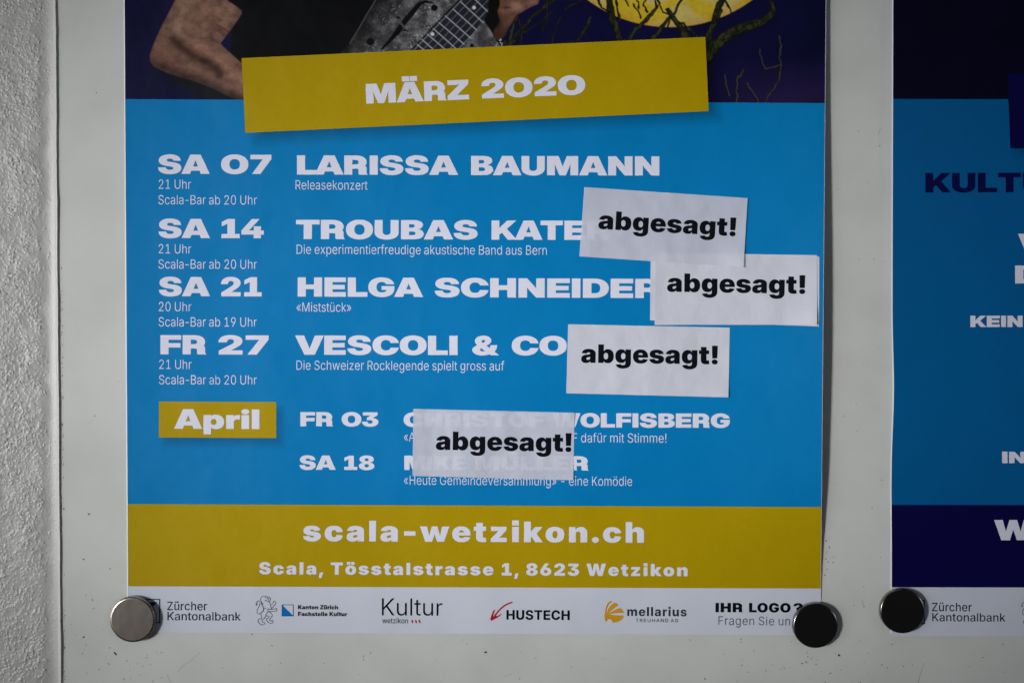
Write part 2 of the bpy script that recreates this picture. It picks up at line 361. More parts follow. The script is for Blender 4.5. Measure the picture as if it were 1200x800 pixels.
  'Ü': (705, '353,-12 ~257,-12 ~117,55 ~39,177 39,259 39,728 236,728 236,275 ~236,242 ~267,189 ~319,159 353,159 ~387,159 ~439,189 ~469,241 469,275 469,728 666,728 666,259 ~666,177 ~588,55 ~448,-12|369,765 369,949 565,949 565,765|140,765 140,949 336,949 336,765'),
  'ü': (618, '216,-12 ~159,-12 ~81,38 ~42,128 42,190 42,516 237,516 237,234 ~237,196 ~275,153 309,153 ~332,153 ~364,173 ~381,212 381,242 381,516 576,516 576,0 383,0 383,142 409,142 ~385,75 ~294,-12|325,553 325,737 521,737 521,553|97,553 97,737 293,737 293,553'),
 },
 'black': {
  '!': (356, '90,228 75,728 282,728 266,228|178,-11 ~132,-11 ~74,43 74,87 ~74,131 ~132,185 178,185 ~225,185 ~282,131 282,87 ~282,43 ~225,-11'),
  ',': (269, '9,-198 49,121 234,121 138,-198'),
  '-': (645, '493,361 493,213 152,213 152,361'),
  '.': (269, '134,-11 ~92,-11 ~33,46 33,88 ~33,131 ~92,188 134,188 ~177,188 ~235,131 235,88 ~235,46 ~177,-11'),
  '1': (645, '70,0 70,157 592,157 592,0|452,728 452,0 255,0 255,556 251,556 91,450 91,618 257,728'),
  '2': (645, '49,0 49,142 321,365 ~346,387 ~387,426 ~410,469 410,496 ~410,523 ~386,563 ~345,585 317,585 ~290,585 ~247,561 ~224,517 224,485 37,485 ~37,563 ~106,676 ~232,738 317,738 ~403,738 ~531,682 ~601,580 601,512 ~601,467 ~565,384 ~479,289 403,227 324,161 324,157 608,157 608,0'),
  '3': (645, '319,-10 ~227,-10 ~95,53 ~24,160 23,228 219,228 ~220,204 ~247,168 ~291,147 319,147 ~348,147 ~389,169 ~412,210 412,238 ~412,262 ~386,302 ~339,325 308,325 210,325 210,443 357,566 357,569 60,569 60,728 587,728 587,583 342,380 342,425 ~426,437 ~550,389 ~618,289 618,223 ~618,151 ~541,47 ~405,-10'),
  '6': (645, '327,-10 ~248,-10 ~115,48 ~35,160 35,241 ~35,302 ~81,415 120,473 291,728 489,728 274,410 211,410 ~221,425 ~267,456 ~334,477 377,477 ~446,477 ~551,423 ~610,320 610,248 ~610,170 ~537,54 ~409,-10|324,140 ~353,140 ~399,167 ~425,213 425,243 ~425,273 ~399,320 ~353,346 324,346 ~295,346 ~249,320 ~223,273 223,243 ~223,213 ~249,167 ~295,140'),
  '8': (645, '322,-10 ~233,-10 ~96,44 ~18,138 18,197 ~18,243 ~63,318 ~142,367 192,375 192,378 ~126,390 ~43,478 43,540 ~43,598 ~115,687 ~241,738 322,738 ~403,738 ~530,687 ~601,598 601,540 ~601,477 ~518,390 452,378 452,375 ~502,367 ~581,318 ~627,243 627,197 ~627,138 ~548,44 ~411,-10|322,126 ~350,126 ~394,148 ~418,189 418,214 ~418,240 ~394,278 ~350,301 322,301 ~294,301 ~251,279 ~226,240 226,214 ~226,189 ~251,149 ~294,126|322,439 ~347,439 ~386,459 ~408,495 408,517 ~408,541 ~386,576 ~347,595 322,595 ~297,595 ~259,576 ~237,541 237,517 ~237,495 ~259,459 ~297,439'),
  'F': (589, '45,0 45,728 565,728 565,566 244,566 244,409 536,409 536,252 244,252 244,0'),
  'K': (753, '195,122 195,307 ~216,350 ~257,421 ~307,494 343,541 487,728 721,728 417,353 399,359|45,0 45,728 244,728 244,571 241,362 244,266 244,0|503,0 327,292 451,439 735,0'),
  'S': (670, '343,-9 ~247,-9 ~106,47 ~29,164 29,253 217,253 ~219,220 ~249,175 ~303,152 341,152 ~373,152 ~417,168 ~440,196 440,214 ~440,231 ~418,256 ~369,277 329,285 256,300 ~157,320 ~46,422 46,506 ~46,575 ~122,680 ~254,738 341,738 ~430,738 ~559,679 ~629,572 630,499 442,499 ~439,536 ~389,576 342,576 ~312,576 ~272,561 ~252,536 252,519 ~252,502 ~273,476 ~317,457 352,450 411,438 ~472,425 ~559,385 ~615,329 ~641,260 641,218 ~641,145 ~570,43 ~437,-9'),
  'T': (680, '26,566 26,728 654,728 654,566 439,566 439,0 241,0 241,566'),
  'W': (1072, '210,0 17,728 238,728 296,445 ~308,392 ~326,270 ~343,148 352,95 311,95 ~321,148 ~340,270 ~361,392 373,445 437,728 635,728 699,445 ~711,392 ~732,270 ~751,148 761,95 720,95 ~729,148 ~746,270 ~765,392 775,445 834,728 1055,728 862,0 639,0 564,305 ~548,373 ~526,537 509,619 563,619 ~544,537 ~525,374 508,305 433,0'),
  'Z': (685, '44,0 44,119 314,469 ~346,511 ~423,594 463,636 478,572 ~426,567 ~322,566 270,566 46,566 46,728 640,728 640,609 375,264 ~342,221 ~263,135 223,91 208,156 ~263,160 ~374,162 429,162 640,162 640,0'),
  'a': (594, '202,-9 ~150,-9 ~69,25 ~24,95 24,149 ~24,193 ~55,256 ~109,296 ~182,318 224,321 ~270,324 ~325,334 ~350,352 350,368 350,370 ~350,383 ~335,402 ~308,412 289,412 ~270,412 ~241,401 ~222,380 219,364 41,377 ~48,426 ~109,503 ~216,547 293,547 ~352,547 ~445,521 ~511,472 ~546,407 546,368 546,0 360,0 360,76 357,76 ~340,45 ~294,8 ~237,-9|265,115 ~287,115 ~327,133 ~352,167 352,191 352,235 ~344,232 ~327,227 ~307,222 ~286,218 274,216 ~251,212 ~223,197 ~209,174 209,160 ~209,146 ~223,125 ~249,115'),
  'b': (641, '396,-8 ~359,-8 ~299,16 ~257,59 246,88 242,88 242,0 48,0 48,728 244,728 244,450 247,450 ~259,477 ~300,522 ~359,547 398,547 ~454,547 ~552,487 ~612,364 612,269 ~612,178 ~555,54 ~456,-8|327,143 ~354,143 ~391,173 ~411,230 411,269 ~411,309 ~391,366 ~354,396 327,396 ~300,396 ~260,366 ~239,309 239,269 ~239,231 ~260,174 ~300,143'),
  'c': (599, '309,-10 ~222,-10 ~96,60 ~29,185 29,268 ~29,352 ~96,477 ~222,547 309,547 ~366,547 ~458,517 ~527,462 ~567,384 571,336 389,315 ~386,335 ~374,367 ~354,389 ~328,400 312,400 ~287,400 ~249,370 ~228,312 228,269 ~228,227 ~249,168 ~287,137 312,137 ~328,137 ~354,149 ~374,171 ~387,204 389,225 571,204 ~567,155 ~528,76 ~459,20 ~366,-10'),
  'e': (601, '308,-10 ~222,-10 ~96,57 ~29,182 29,268 ~29,352 ~97,477 ~220,547 303,547 ~365,547 ~465,509 ~536,436 ~575,334 575,270 575,224 88,224 88,332 484,332 392,310 ~392,342 ~372,386 ~334,409 306,409 ~278,409 ~240,386 ~220,342 220,310 220,230 ~220,196 ~243,150 ~285,127 313,127 ~333,127 ~366,138 ~390,159 395,174 568,154 ~555,104 ~485,30 ~378,-10'),
  'g': (642, '310,-215 ~233,-215 ~121,-175 ~56,-104 48,-56 223,-37 ~226,-51 ~249,-71 ~285,-82 309,-82 ~356,-82 ~401,-40 401,4 401,94 390,94 ~379,66 ~339,27 ~281,7 245,7 ~185,7 ~87,64 ~29,181 29,271 ~29,365 ~89,487 ~187,547 244,547 ~283,547 ~343,521 ~385,477 397,449 400,449 400,539 594,539 594,24 ~594,-55 ~524,-161 ~397,-215|314,149 ~341,149 ~381,178 ~402,233 402,272 ~402,311 ~381,367 ~341,397 314,397 ~287,397 ~250,367 ~230,311 230,272 ~230,233 ~250,178 ~287,149'),
  'h': (642, '244,299 244,0 48,0 48,728 240,728 240,399 227,399 ~247,462 ~332,547 408,547 ~466,547 ~549,495 ~594,403 594,343 594,0 398,0 398,301 ~398,341 ~358,387 322,387 ~298,387 ~263,366 ~244,327'),
  'i': (292, '48,0 48,539 244,539 244,0|47,590 47,771 244,771 244,590'),
  'k': (602, '224,126 224,359 250,359 382,539 602,539 381,256 326,256|48,0 48,728 244,728 244,0|384,0 260,212 387,351 607,0'),
  'l': (292, '48,0 48,728 244,728 244,0'),
  'n': (642, '244,299 244,0 48,0 48,539 234,539 237,399 227,399 ~247,462 ~332,547 408,547 ~466,547 ~549,495 ~594,403 594,343 594,0 398,0 398,301 ~398,341 ~358,387 322,387 ~298,387 ~263,366 ~244,327'),
  'o': (621, '311,-10 ~223,-10 ~96,60 ~29,185 29,268 ~29,352 ~96,477 ~223,547 311,547 ~399,547 ~525,477 ~593,352 593,268 ~593,185 ~525,60 ~399,-10|311,138 ~336,138 ~373,169 ~393,228 393,269 ~393,311 ~373,369 ~336,399 311,399 ~286,399 ~248,369 ~228,311 228,269 ~228,228 ~248,169 ~286,138'),
  'r': (430, '48,0 48,539 238,539 238,437 243,437 ~258,494 ~321,544 367,544 ~380,544 ~405,541 417,538 417,374 ~403,378 ~360,381 345,381 ~315,381 ~270,355 ~244,308 244,276 244,0'),
  's': (581, '292,-11 ~217,-11 ~102,32 ~32,111 24,165 208,185 ~216,155 ~259,122 298,122 ~327,122 ~359,139 359,156 ~359,171 ~329,189 297,194 201,211 ~119,226 ~36,306 36,370 ~36,426 ~97,505 ~209,547 287,547 ~360,547 ~469,508 ~534,435 541,384 367,364 ~362,390 ~320,416 291,416 ~265,416 ~231,398 231,382 ~231,369 ~253,349 282,344 393,325 ~476,310 ~558,239 558,179 ~558,121 ~489,36 ~370,-11'),
  't': (404, '376,539 376,395 10,395 10,539|83,671 279,671 279,178 ~279,160 ~297,143 318,143 ~328,143 ~363,146 369,148 387,6 ~358,-2 ~298,-6 270,-6 ~176,-6 ~83,75 83,157'),
  'u': (642, '235,-8 ~177,-8 ~93,44 ~48,136 48,197 48,539 244,539 244,238 ~244,198 ~284,153 321,153 ~345,153 ~379,173 ~398,212 398,240 398,539 594,539 594,0 408,0 405,140 416,140 ~396,77 ~311,-8'),
  'w': (877, '156,0 -1,539 204,539 235,375 ~247,317 ~272,187 282,114 262,114 ~274,187 ~304,317 317,375 353,539 523,539 558,375 ~570,317 ~601,187 613,114 594,114 ~603,187 ~627,316 638,375 669,539 878,539 719,0 518,0 465,180 ~458,206 ~443,276 ~429,349 422,377 453,377 ~446,349 ~432,276 ~417,206 410,180 357,0'),
  'z': (583, '54,0 54,112 291,387 291,390 60,390 60,539 521,539 521,416 303,151 303,149 529,149 529,0'),
  'ö': (621, '311,-10 ~223,-10 ~96,60 ~29,185 29,268 ~29,352 ~96,477 ~223,547 311,547 ~399,547 ~525,477 ~593,352 593,268 ~593,185 ~525,60 ~399,-10|311,138 ~336,138 ~373,169 ~393,228 393,269 ~393,311 ~373,369 ~336,399 311,399 ~286,399 ~248,369 ~228,311 228,269 ~228,228 ~248,169 ~286,138|335,596 335,766 512,766 512,596|109,596 109,766 286,766 286,596'),
  'ü': (642, '235,-8 ~177,-8 ~93,44 ~48,136 48,197 48,539 244,539 244,238 ~244,198 ~284,153 321,153 ~345,153 ~379,173 ~398,212 398,240 398,539 594,539 594,0 408,0 405,140 416,140 ~396,77 ~311,-8|346,596 346,766 523,766 523,596|120,596 120,766 297,766 297,596'),
 },
 'light': {
  '!': (282, '107,227 103,728 179,728 175,227|141,-6 ~119,-6 ~88,26 88,48 ~88,70 ~119,102 141,102 ~164,102 ~195,70 195,48 ~195,26 ~164,-6'),
  '-': (647, '475,343 475,279 170,279 170,343'),
  '0': (647, '324,-10 ~246,-10 ~136,79 ~78,246 78,363 ~78,481 ~137,648 ~247,737 324,737 ~401,737 ~511,648 ~569,481 569,363 ~569,246 ~511,79 ~402,-10|324,54 ~380,54 ~458,127 ~500,266 500,363 ~500,462 ~458,600 ~380,674 324,674 ~268,674 ~189,600 ~147,462 147,363 ~147,266 ~189,127 ~268,54'),
  '1': (647, '114,0 114,61 548,61 548,0|380,728 380,0 310,0 310,660 305,660 135,534 135,612 291,728'),
  '2': (647, '96,0 96,52 334,319 ~379,369 ~435,441 ~462,504 462,538 ~462,579 ~423,640 ~358,674 316,674 ~271,674 ~206,637 ~170,571 170,528 101,528 ~101,589 ~157,684 ~255,737 317,737 ~379,737 ~475,685 ~530,595 530,539 ~530,499 ~502,425 ~433,331 371,264 196,69 196,64 551,64 551,0'),
  '3': (647, '314,-10 ~249,-10 ~143,37 ~78,124 75,183 148,183 ~150,143 ~195,85 ~269,54 315,54 ~364,54 ~440,91 ~483,159 483,205 ~483,250 ~439,322 ~351,364 285,364 235,364 235,423 434,659 434,664 109,664 109,728 529,728 529,674 294,397 294,410 ~373,418 ~490,365 ~554,266 554,204 ~554,143 ~493,46 ~385,-10'),
  '4': (647, '71,155 71,213 373,728 445,728 149,224 149,219 576,219 576,155|411,0 411,173 411,200 411,454 479,454 479,0'),
  '5': (647, '313,-10 ~252,-10 ~155,40 ~98,127 96,183 166,183 ~168,146 ~207,87 ~273,54 313,54 ~361,54 ~436,100 ~478,179 478,229 ~478,282 ~433,362 ~357,407 309,407 ~273,407 ~203,382 181,363 109,372 152,728 517,728 517,663 213,663 184,425 188,425 ~212,445 ~281,471 321,471 ~369,471 ~452,436 ~513,371 ~548,283 548,230 ~548,161 ~487,53 ~381,-10'),
  '6': (647, '324,-10 ~259,-10 ~157,52 ~99,159 99,227 ~99,276 ~138,378 185,448 376,728 454,728 215,379 208,379 ~216,397 ~252,427 ~302,446 332,446 ~396,446 ~493,389 ~548,288 548,222 ~548,156 ~489,51 ~388,-10|324,53 ~369,53 ~439,97 ~480,174 480,222 ~480,271 ~439,347 ~369,391 324,391 ~279,391 ~208,347 ~167,272 167,223 ~167,174 ~208,97 ~279,53'),
  '7': (647, '146,0 476,659 476,664 96,664 96,728 551,728 551,660 222,0'),
  '8': (647, '323,-10 ~253,-10 ~143,43 ~81,134 81,192 ~81,237 ~119,315 ~185,369 226,377 226,381 ~172,396 ~107,488 107,547 ~107,601 ~163,687 ~261,737 323,737 ~384,737 ~482,687 ~540,601 540,547 ~540,488 ~474,396 421,381 421,377 ~462,369 ~528,315 ~566,237 566,192 ~566,134 ~503,43 ~393,-10|323,53 ~374,53 ~451,90 ~494,154 494,195 ~494,238 ~449,306 ~372,345 323,345 ~274,345 ~196,306 ~151,238 151,195 ~151,154 ~195,90 ~272,53|323,405 ~365,405 ~431,441 ~470,503 470,542 ~470,581 ~432,641 ~366,675 323,675 ~280,675 ~214,641 ~176,581 176,542 ~176,503 ~214,441 ~281,405'),
  '9': (647, '323,737 ~388,737 ~490,676 ~548,569 548,501 ~548,452 ~509,349 461,279 271,0 192,0 432,348 439,348 ~431,331 ~395,300 ~345,281 315,281 ~252,281 ~154,338 ~99,439 99,506 ~99,572 ~158,677 ~259,737|323,675 ~279,675 ~208,630 ~167,554 167,506 ~167,457 ~208,381 ~279,337 323,337 ~368,337 ~439,380 ~480,456 480,504 ~480,553 ~439,630 ~369,675'),
  'A': (675, '27,0 294,728 378,728 647,0 572,0 401,471 ~386,511 ~351,618 328,695 343,695 ~321,617 ~285,509 272,471 104,0|152,215 152,278 522,278 522,215'),
  'B': (650, '96,0 96,728 344,728 ~416,728 ~511,678 ~559,592 559,537 ~559,491 ~528,427 ~475,387 442,379 442,373 ~477,371 ~544,326 ~587,247 587,192 ~587,137 ~538,50 ~436,0 357,0|167,64 355,64 ~439,64 ~518,137 518,192 ~518,233 ~478,299 ~407,339 359,339 167,339|167,400 348,400 ~390,400 ~454,435 ~490,496 490,536 ~490,592 ~416,663 343,663 167,663'),
  'C': (728, '380,-10 ~288,-10 ~145,82 ~63,249 63,363 ~63,478 ~145,645 ~288,737 380,737 ~438,737 ~536,702 ~611,637 ~660,550 669,499 597,499 ~589,537 ~551,599 ~494,645 ~422,670 380,670 ~312,670 ~200,599 ~133,463 133,363 ~133,264 ~200,127 ~312,57 380,57 ~422,57 ~494,83 ~551,129 ~589,191 597,229 669,229 ~660,178 ~611,92 ~536,26 ~438,-10'),
  'D': (719, '312,0 135,0 135,64 307,64 ~400,64 ~524,136 ~586,271 586,366 ~586,459 ~525,592 ~407,663 319,663 132,663 132,728 324,728 ~428,728 ~577,641 ~656,478 656,366 ~656,251 ~575,87 ~421,0|167,728 167,0 96,0 96,728'),
  'E': (596, '96,0 96,728 522,728 522,663 167,663 167,398 499,398 499,334 167,334 167,64 528,64 528,0'),
  'F': (588, '96,0 96,728 520,728 520,663 167,663 167,390 487,390 487,326 167,326 167,0'),
  'G': (744, '382,-10 ~287,-10 ~143,82 ~63,250 63,363 ~63,478 ~144,646 ~285,737 378,737 ~437,737 ~537,700 ~613,634 ~662,548 670,500 597,500 ~587,535 ~549,597 ~494,644 ~422,670 378,670 ~308,670 ~197,598 ~133,461 133,363 ~133,267 ~198,130 ~310,57 382,57 ~449,57 ~550,116 ~605,223 605,296 628,291 398,291 398,354 676,354 676,292 ~676,200 ~601,65 ~469,-10'),
  'H': (741, '96,0 96,728 167,728 167,404 573,404 573,728 645,728 645,0 573,0 573,340 167,340 167,0'),
  'I': (421, '49,0 49,64 175,64 175,663 49,663 49,728 372,728 372,663 246,663 246,64 372,64 372,0'),
  'J': (567, '267,-10 ~173,-10 ~58,102 58,204 58,241 129,241 129,204 ~129,132 ~204,54 267,54 ~330,54 ~405,132 405,204 405,728 476,728 476,204 ~476,102 ~361,-10'),
  'K': (650, '146,224 144,301 ~170,334 ~221,395 ~273,454 301,484 526,728 620,728 313,397 308,396|96,0 96,728 167,728 167,476 166,312 167,275 167,0|535,0 265,380 311,434 620,0'),
  'M': (901, '96,0 96,728 197,728 398,233 ~405,216 ~420,172 ~437,122 ~453,73 460,51 442,51 ~449,72 ~465,121 ~482,171 ~498,216 504,233 703,728 805,728 805,0 735,0 735,457 ~735,479 ~735,531 ~736,588 ~737,646 737,673 745,673 ~735,643 ~714,582 ~694,525 ~675,475 668,457 482,0 419,0 231,457 ~224,475 ~205,524 ~185,580 ~164,642 153,673 161,673 ~162,648 ~163,592 ~163,534 ~164,480 164,457 164,0'),
  'N': (759, '96,0 96,728 179,728 506,236 ~520,216 ~554,161 ~592,96 610,60 599,60 ~596,97 ~593,166 ~592,226 592,249 592,728 663,728 663,0 580,0 275,455 ~257,483 ~220,541 ~177,615 147,665 161,665 ~162,620 ~166,540 ~168,477 168,456 168,0'),
  'R': (635, '96,0 96,728 334,728 ~412,728 ~517,671 ~570,572 570,508 ~570,444 ~517,346 ~412,292 334,292 135,292 135,356 331,356 ~388,356 ~462,393 ~499,462 499,508 ~499,555 ~462,625 ~388,664 331,664 167,664 167,0|517,0 341,329 421,329 600,0'),
  'S': (633, '316,-12 ~241,-12 ~130,37 ~67,126 63,185 136,185 ~140,142 ~189,83 ~268,53 316,53 ~369,53 ~452,88 ~500,153 500,195 ~500,231 ~462,280 ~394,314 349,327 263,352 ~176,377 ~82,469 82,538 ~82,597 ~145,687 ~254,738 322,738 ~391,738 ~496,687 ~558,600 560,545 490,545 ~484,604 ~391,673 320,673 ~270,673 ~195,639 ~152,579 152,541 ~152,504 ~195,453 ~261,422 295,412 371,390 ~406,380 ~476,350 ~534,305 ~570,240 570,194 ~570,135 ~509,42 ~395,-12'),
  'U': (737, '369,-11 ~286,-11 ~161,56 ~91,173 91,247 91,728 162,728 162,252 ~162,195 ~214,107 ~306,55 369,55 ~431,55 ~523,107 ~574,195 574,252 574,728 646,728 646,247 ~646,173 ~576,56 ~451,-11'),
  'W': (968, '228,0 27,728 101,728 229,248 ~237,215 ~254,147 ~269,78 276,42 267,42 ~274,78 ~289,147 ~306,215 314,248 442,728 526,728 653,248 ~662,215 ~679,147 ~695,78 702,42 691,42 ~699,78 ~714,147 ~731,215 739,248 867,728 941,728 740,0 654,0 522,484 ~510,529 ~487,630 476,692 491,692 ~481,633 ~459,534 445,484 314,0'),
  'a': (551, '227,-12 ~177,-12 ~96,26 ~47,100 47,153 ~47,194 ~78,250 ~135,285 ~212,305 257,311 ~303,317 ~366,325 ~399,344 399,364 399,376 ~399,412 ~370,464 ~314,492 273,492 ~234,492 ~176,468 ~138,430 128,407 62,429 ~81,474 ~147,529 ~229,553 271,553 ~303,553 ~372,536 ~431,496 ~468,425 468,369 468,0 400,0 400,85 395,85 ~384,61 ~339,16 ~272,-12|238,49 ~288,49 ~360,92 ~399,165 399,208 399,286 ~393,279 ~359,268 ~316,260 ~273,255 257,253 ~213,247 ~149,224 ~115,182 115,150 ~115,118 ~147,73 ~203,49'),
  'b': (603, '324,-12 ~274,-12 ~208,24 ~168,76 157,100 149,100 149,0 83,0 83,728 151,728 151,443 157,443 ~168,467 ~207,518 ~273,553 323,553 ~390,553 ~491,483 ~548,356 548,271 ~548,186 ~492,59 ~391,-12|314,50 ~368,50 ~441,109 ~479,210 479,272 ~479,334 ~441,433 ~368,491 314,491 ~262,491 ~189,435 ~151,337 151,272 ~151,208 ~189,107 ~262,50'),
  'c': (560, '297,-11 ~225,-11 ~116,61 ~55,188 55,271 ~55,355 ~116,482 ~225,553 297,553 ~338,553 ~407,529 ~461,489 ~498,439 506,413 441,393 ~437,409 ~413,443 ~377,473 ~327,491 297,491 ~241,491 ~164,431 ~124,331 124,271 ~124,210 ~164,111 ~241,51 297,51 ~328,51 ~378,70 ~416,101 ~439,136 444,153 509,133 ~500,106 ~463,55 ~409,14 ~338,-11'),
  'd': (603, '279,-12 ~213,-12 ~111,59 ~55,186 55,271 ~55,356 ~111,483 ~213,553 280,553 ~330,553 ~396,518 ~436,467 446,443 452,443 452,728 520,728 520,0 454,0 454,100 446,100 ~436,76 ~395,24 ~329,-12|288,50 ~341,50 ~414,107 ~452,208 452,272 ~452,337 ~414,435 ~341,491 288,491 ~235,491 ~162,433 ~124,334 124,272 ~124,210 ~162,109 ~236,50'),
  'e': (580, '305,-12 ~228,-12 ~116,60 ~55,187 55,269 ~55,352 ~115,480 ~223,553 294,553 ~339,553 ~423,521 ~489,454 ~528,352 528,281 528,252 100,252 100,311 491,311 459,289 ~459,347 ~420,439 ~346,492 294,492 ~243,492 ~166,438 ~124,349 124,296 124,261 ~124,197 ~168,102 ~250,50 305,50 ~343,50 ~400,73 ~440,114 450,138 515,118 ~502,83 ~445,24 ~360,-12'),
  'f': (347, '312,546 312,487 8,487 8,546|115,0 115,623 ~115,668 ~156,729 ~221,761 259,761 ~286,761 ~322,753 332,749 313,689 ~305,692 ~283,697 266,697 ~226,697 ~184,652 184,610 184,0'),
  'g': (604, '293,-216 ~237,-216 ~152,-187 ~94,-137 78,-105 134,-70 ~146,-91 ~185,-130 ~247,-155 293,-155 ~365,-155 ~452,-85 452,-10 452,111 446,111 ~435,87 ~394,38 ~328,6 279,6 ~214,6 ~113,70 ~55,190 55,274 ~55,358 ~112,483 ~214,553 281,553 ~331,553 ~397,518 ~436,467 447,443 454,443 454,546 521,546 521,-13 ~521,-83 ~462,-173 ~359,-216|289,68 ~341,68 ~415,118 ~453,211 453,276 ~453,338 ~415,436 ~342,491 289,491 ~236,491 ~162,433 ~124,336 124,276 ~124,214 ~162,120 ~236,68'),
  'h': (589, '151,339 151,0 83,0 83,728 151,728 151,418 139,418 ~162,490 ~257,553 319,553 ~375,553 ~459,507 ~506,418 506,353 506,0 438,0 438,347 ~438,414 ~363,491 301,491 ~258,491 ~190,454 ~151,386'),
  'i': (234, '83,0 83,546 151,546 151,0|117,646 ~97,646 ~68,674 68,693 ~68,713 ~97,741 117,741 ~138,741 ~167,713 167,693 ~167,674 ~138,646'),
  'k': (530, '146,203 146,291 160,291 410,546 496,546 245,291 237,290|83,0 83,728 151,728 151,0|423,0 205,277 254,325 511,0'),
  'l': (234, '83,0 83,728 151,728 151,0'),
  'm': (873, '83,0 83,546 150,546 150,422 143,422 ~154,467 ~204,526 ~270,555 306,555 ~365,555 ~443,481 453,419 443,419 ~452,461 ~503,522 ~577,555 620,555 ~668,555 ~745,513 ~790,429 790,368 790,0 722,0 722,366 ~722,431 ~652,492 601,492 ~563,492 ~504,459 ~471,399 471,359 471,0 402,0 402,372 ~402,428 ~337,492 285,492 ~249,492 ~188,459 ~151,395 151,350 151,0'),
  'n': (589, '151,339 151,0 83,0 83,546 149,546 149,418 139,418 ~162,490 ~257,553 319,553 ~375,553 ~459,507 ~506,418 506,353 506,0 438,0 438,347 ~438,414 ~363,491 301,491 ~258,491 ~190,454 ~151,386'),
  'o': (593, '297,-12 ~225,-12 ~116,60 ~55,187 55,270 ~55,354 ~116,482 ~225,553 297,553 ~368,553 ~477,482 ~539,354 539,270 ~539,187 ~477,60 ~368,-12|297,50 ~353,50 ~430,110 ~470,210 470,270 ~470,330 ~430,431 ~352,491 297,491 ~241,491 ~164,431 ~124,331 124,270 ~124,210 ~164,110 ~241,50'),
  'p': (603, '83,-204 83,546 149,546 149,443 157,443 ~168,467 ~207,518 ~273,553 323,553 ~390,553 ~491,483 ~548,356 548,271 ~548,186 ~492,59 ~391,-12 324,-12 ~274,-12 ~208,24 ~168,76 157,100 151,100 151,-204|314,50 ~368,50 ~441,109 ~479,210 479,272 ~479,334 ~441,433 ~368,491 314,491 ~262,491 ~189,435 ~151,337 151,272 ~151,208 ~189,107 ~262,50'),
  'r': (361, '83,0 83,546 149,546 149,461 154,461 ~171,503 ~251,553 302,553 ~310,553 ~330,553 337,552 337,484 ~333,484 ~310,487 296,487 ~255,487 ~189,452 ~151,389 151,349 151,0'),
  's': (517, '258,-12 ~204,-12 ~120,21 ~67,84 57,130 122,146 ~134,97 ~203,49 257,49 ~318,49 ~392,104 392,145 ~392,177 ~349,221 305,231 216,253 ~145,270 ~75,343 75,399 ~75,444 ~124,514 ~211,553 267,553 ~319,553 ~393,521 ~442,463 454,424 392,408 ~379,445 ~321,494 267,494 ~213,494 ~144,443 144,402 ~144,368 ~191,325 241,313 324,293 ~394,276 ~463,204 463,149 ~463,102 ~411,30 ~318,-12'),
  't': (301, '271,546 271,487 8,487 8,546|90,676 158,676 158,130 ~158,90 ~194,53 231,56 ~238,56 ~258,60 267,61 281,3 ~270,-1 ~243,-5 230,-6 ~164,-9 ~90,62 90,126'),
  'u': (589, '270,-7 ~214,-7 ~130,39 ~83,128 83,193 83,546 151,546 151,198 ~151,132 ~226,55 288,55 ~331,55 ~398,92 ~438,160 438,207 438,546 506,546 506,0 440,0 440,128 450,128 ~427,55 ~330,-7'),
  'v': (557, '242,0 33,546 107,546 233,205 ~250,158 ~276,66 291,22 266,22 ~281,66 ~307,158 324,205 449,546 523,546 315,0'),
  'w': (815, '201,0 37,546 109,546 191,258 ~204,213 ~231,108 244,44 232,44 ~245,106 ~272,211 286,258 371,546 446,546 531,258 ~544,212 ~570,107 584,44 571,44 ~585,106 ~612,212 624,258 706,546 778,546 615,0 544,0 453,300 ~444,332 ~426,398 ~409,466 400,502 416,502 ~407,467 ~390,398 ~372,331 362,300 271,0'),
  'x': (532, '31,0 246,306 245,254 42,546 122,546 204,425 ~228,389 ~266,324 286,293 250,293 ~271,324 ~306,389 330,425 413,546 492,546 288,251 288,302 501,0 421,0 325,140 ~302,175 ~266,236 247,265 283,265 ~264,236 ~230,175 207,140 110,0'),
  'y': (557, '67,-197 86,-138 94,-140 ~123,-149 ~170,-141 ~208,-101 221,-62 242,-4 33,546 108,546 233,205 ~250,157 ~276,64 290,20 266,20 ~280,64 ~306,158 323,205 449,546 523,546 281,-88 ~266,-129 ~222,-182 ~166,-208 131,-208 ~110,-208 ~77,-201'),
  'z': (544, '66,0 66,53 379,477 379,482 79,482 79,546 466,546 466,490 160,68 160,64 477,64 477,0'),
  '«': (539, '245,70 49,301 245,531 323,531 131,301 323,70|419,70 223,301 419,531 497,531 304,301 497,70'),
  '»': (539, '42,70 235,301 42,531 121,531 317,301 121,70|216,70 409,301 216,531 295,531 490,301 295,70'),
  'ä': (551, '227,-12 ~177,-12 ~96,26 ~47,100 47,153 ~47,194 ~78,250 ~135,285 ~212,305 257,311 ~303,317 ~366,325 ~399,344 399,364 399,376 ~399,412 ~370,464 ~314,492 273,492 ~234,492 ~176,468 ~138,430 128,407 62,429 ~81,474 ~147,529 ~229,553 271,553 ~303,553 ~372,536 ~431,496 ~468,425 468,369 468,0 400,0 400,85 395,85 ~384,61 ~339,16 ~272,-12|238,49 ~288,49 ~360,92 ~399,165 399,208 399,286 ~393,279 ~359,268 ~316,260 ~273,255 257,253 ~213,247 ~149,224 ~115,182 115,150 ~115,118 ~147,73 ~203,49|370,646 ~350,646 ~322,674 322,693 ~322,713 ~350,741 370,741 ~389,741 ~417,713 417,693 ~417,674 ~389,646|166,646 ~147,646 ~119,674 119,693 ~119,713 ~147,741 166,741 ~186,741 ~214,713 214,693 ~214,674 ~186,646'),
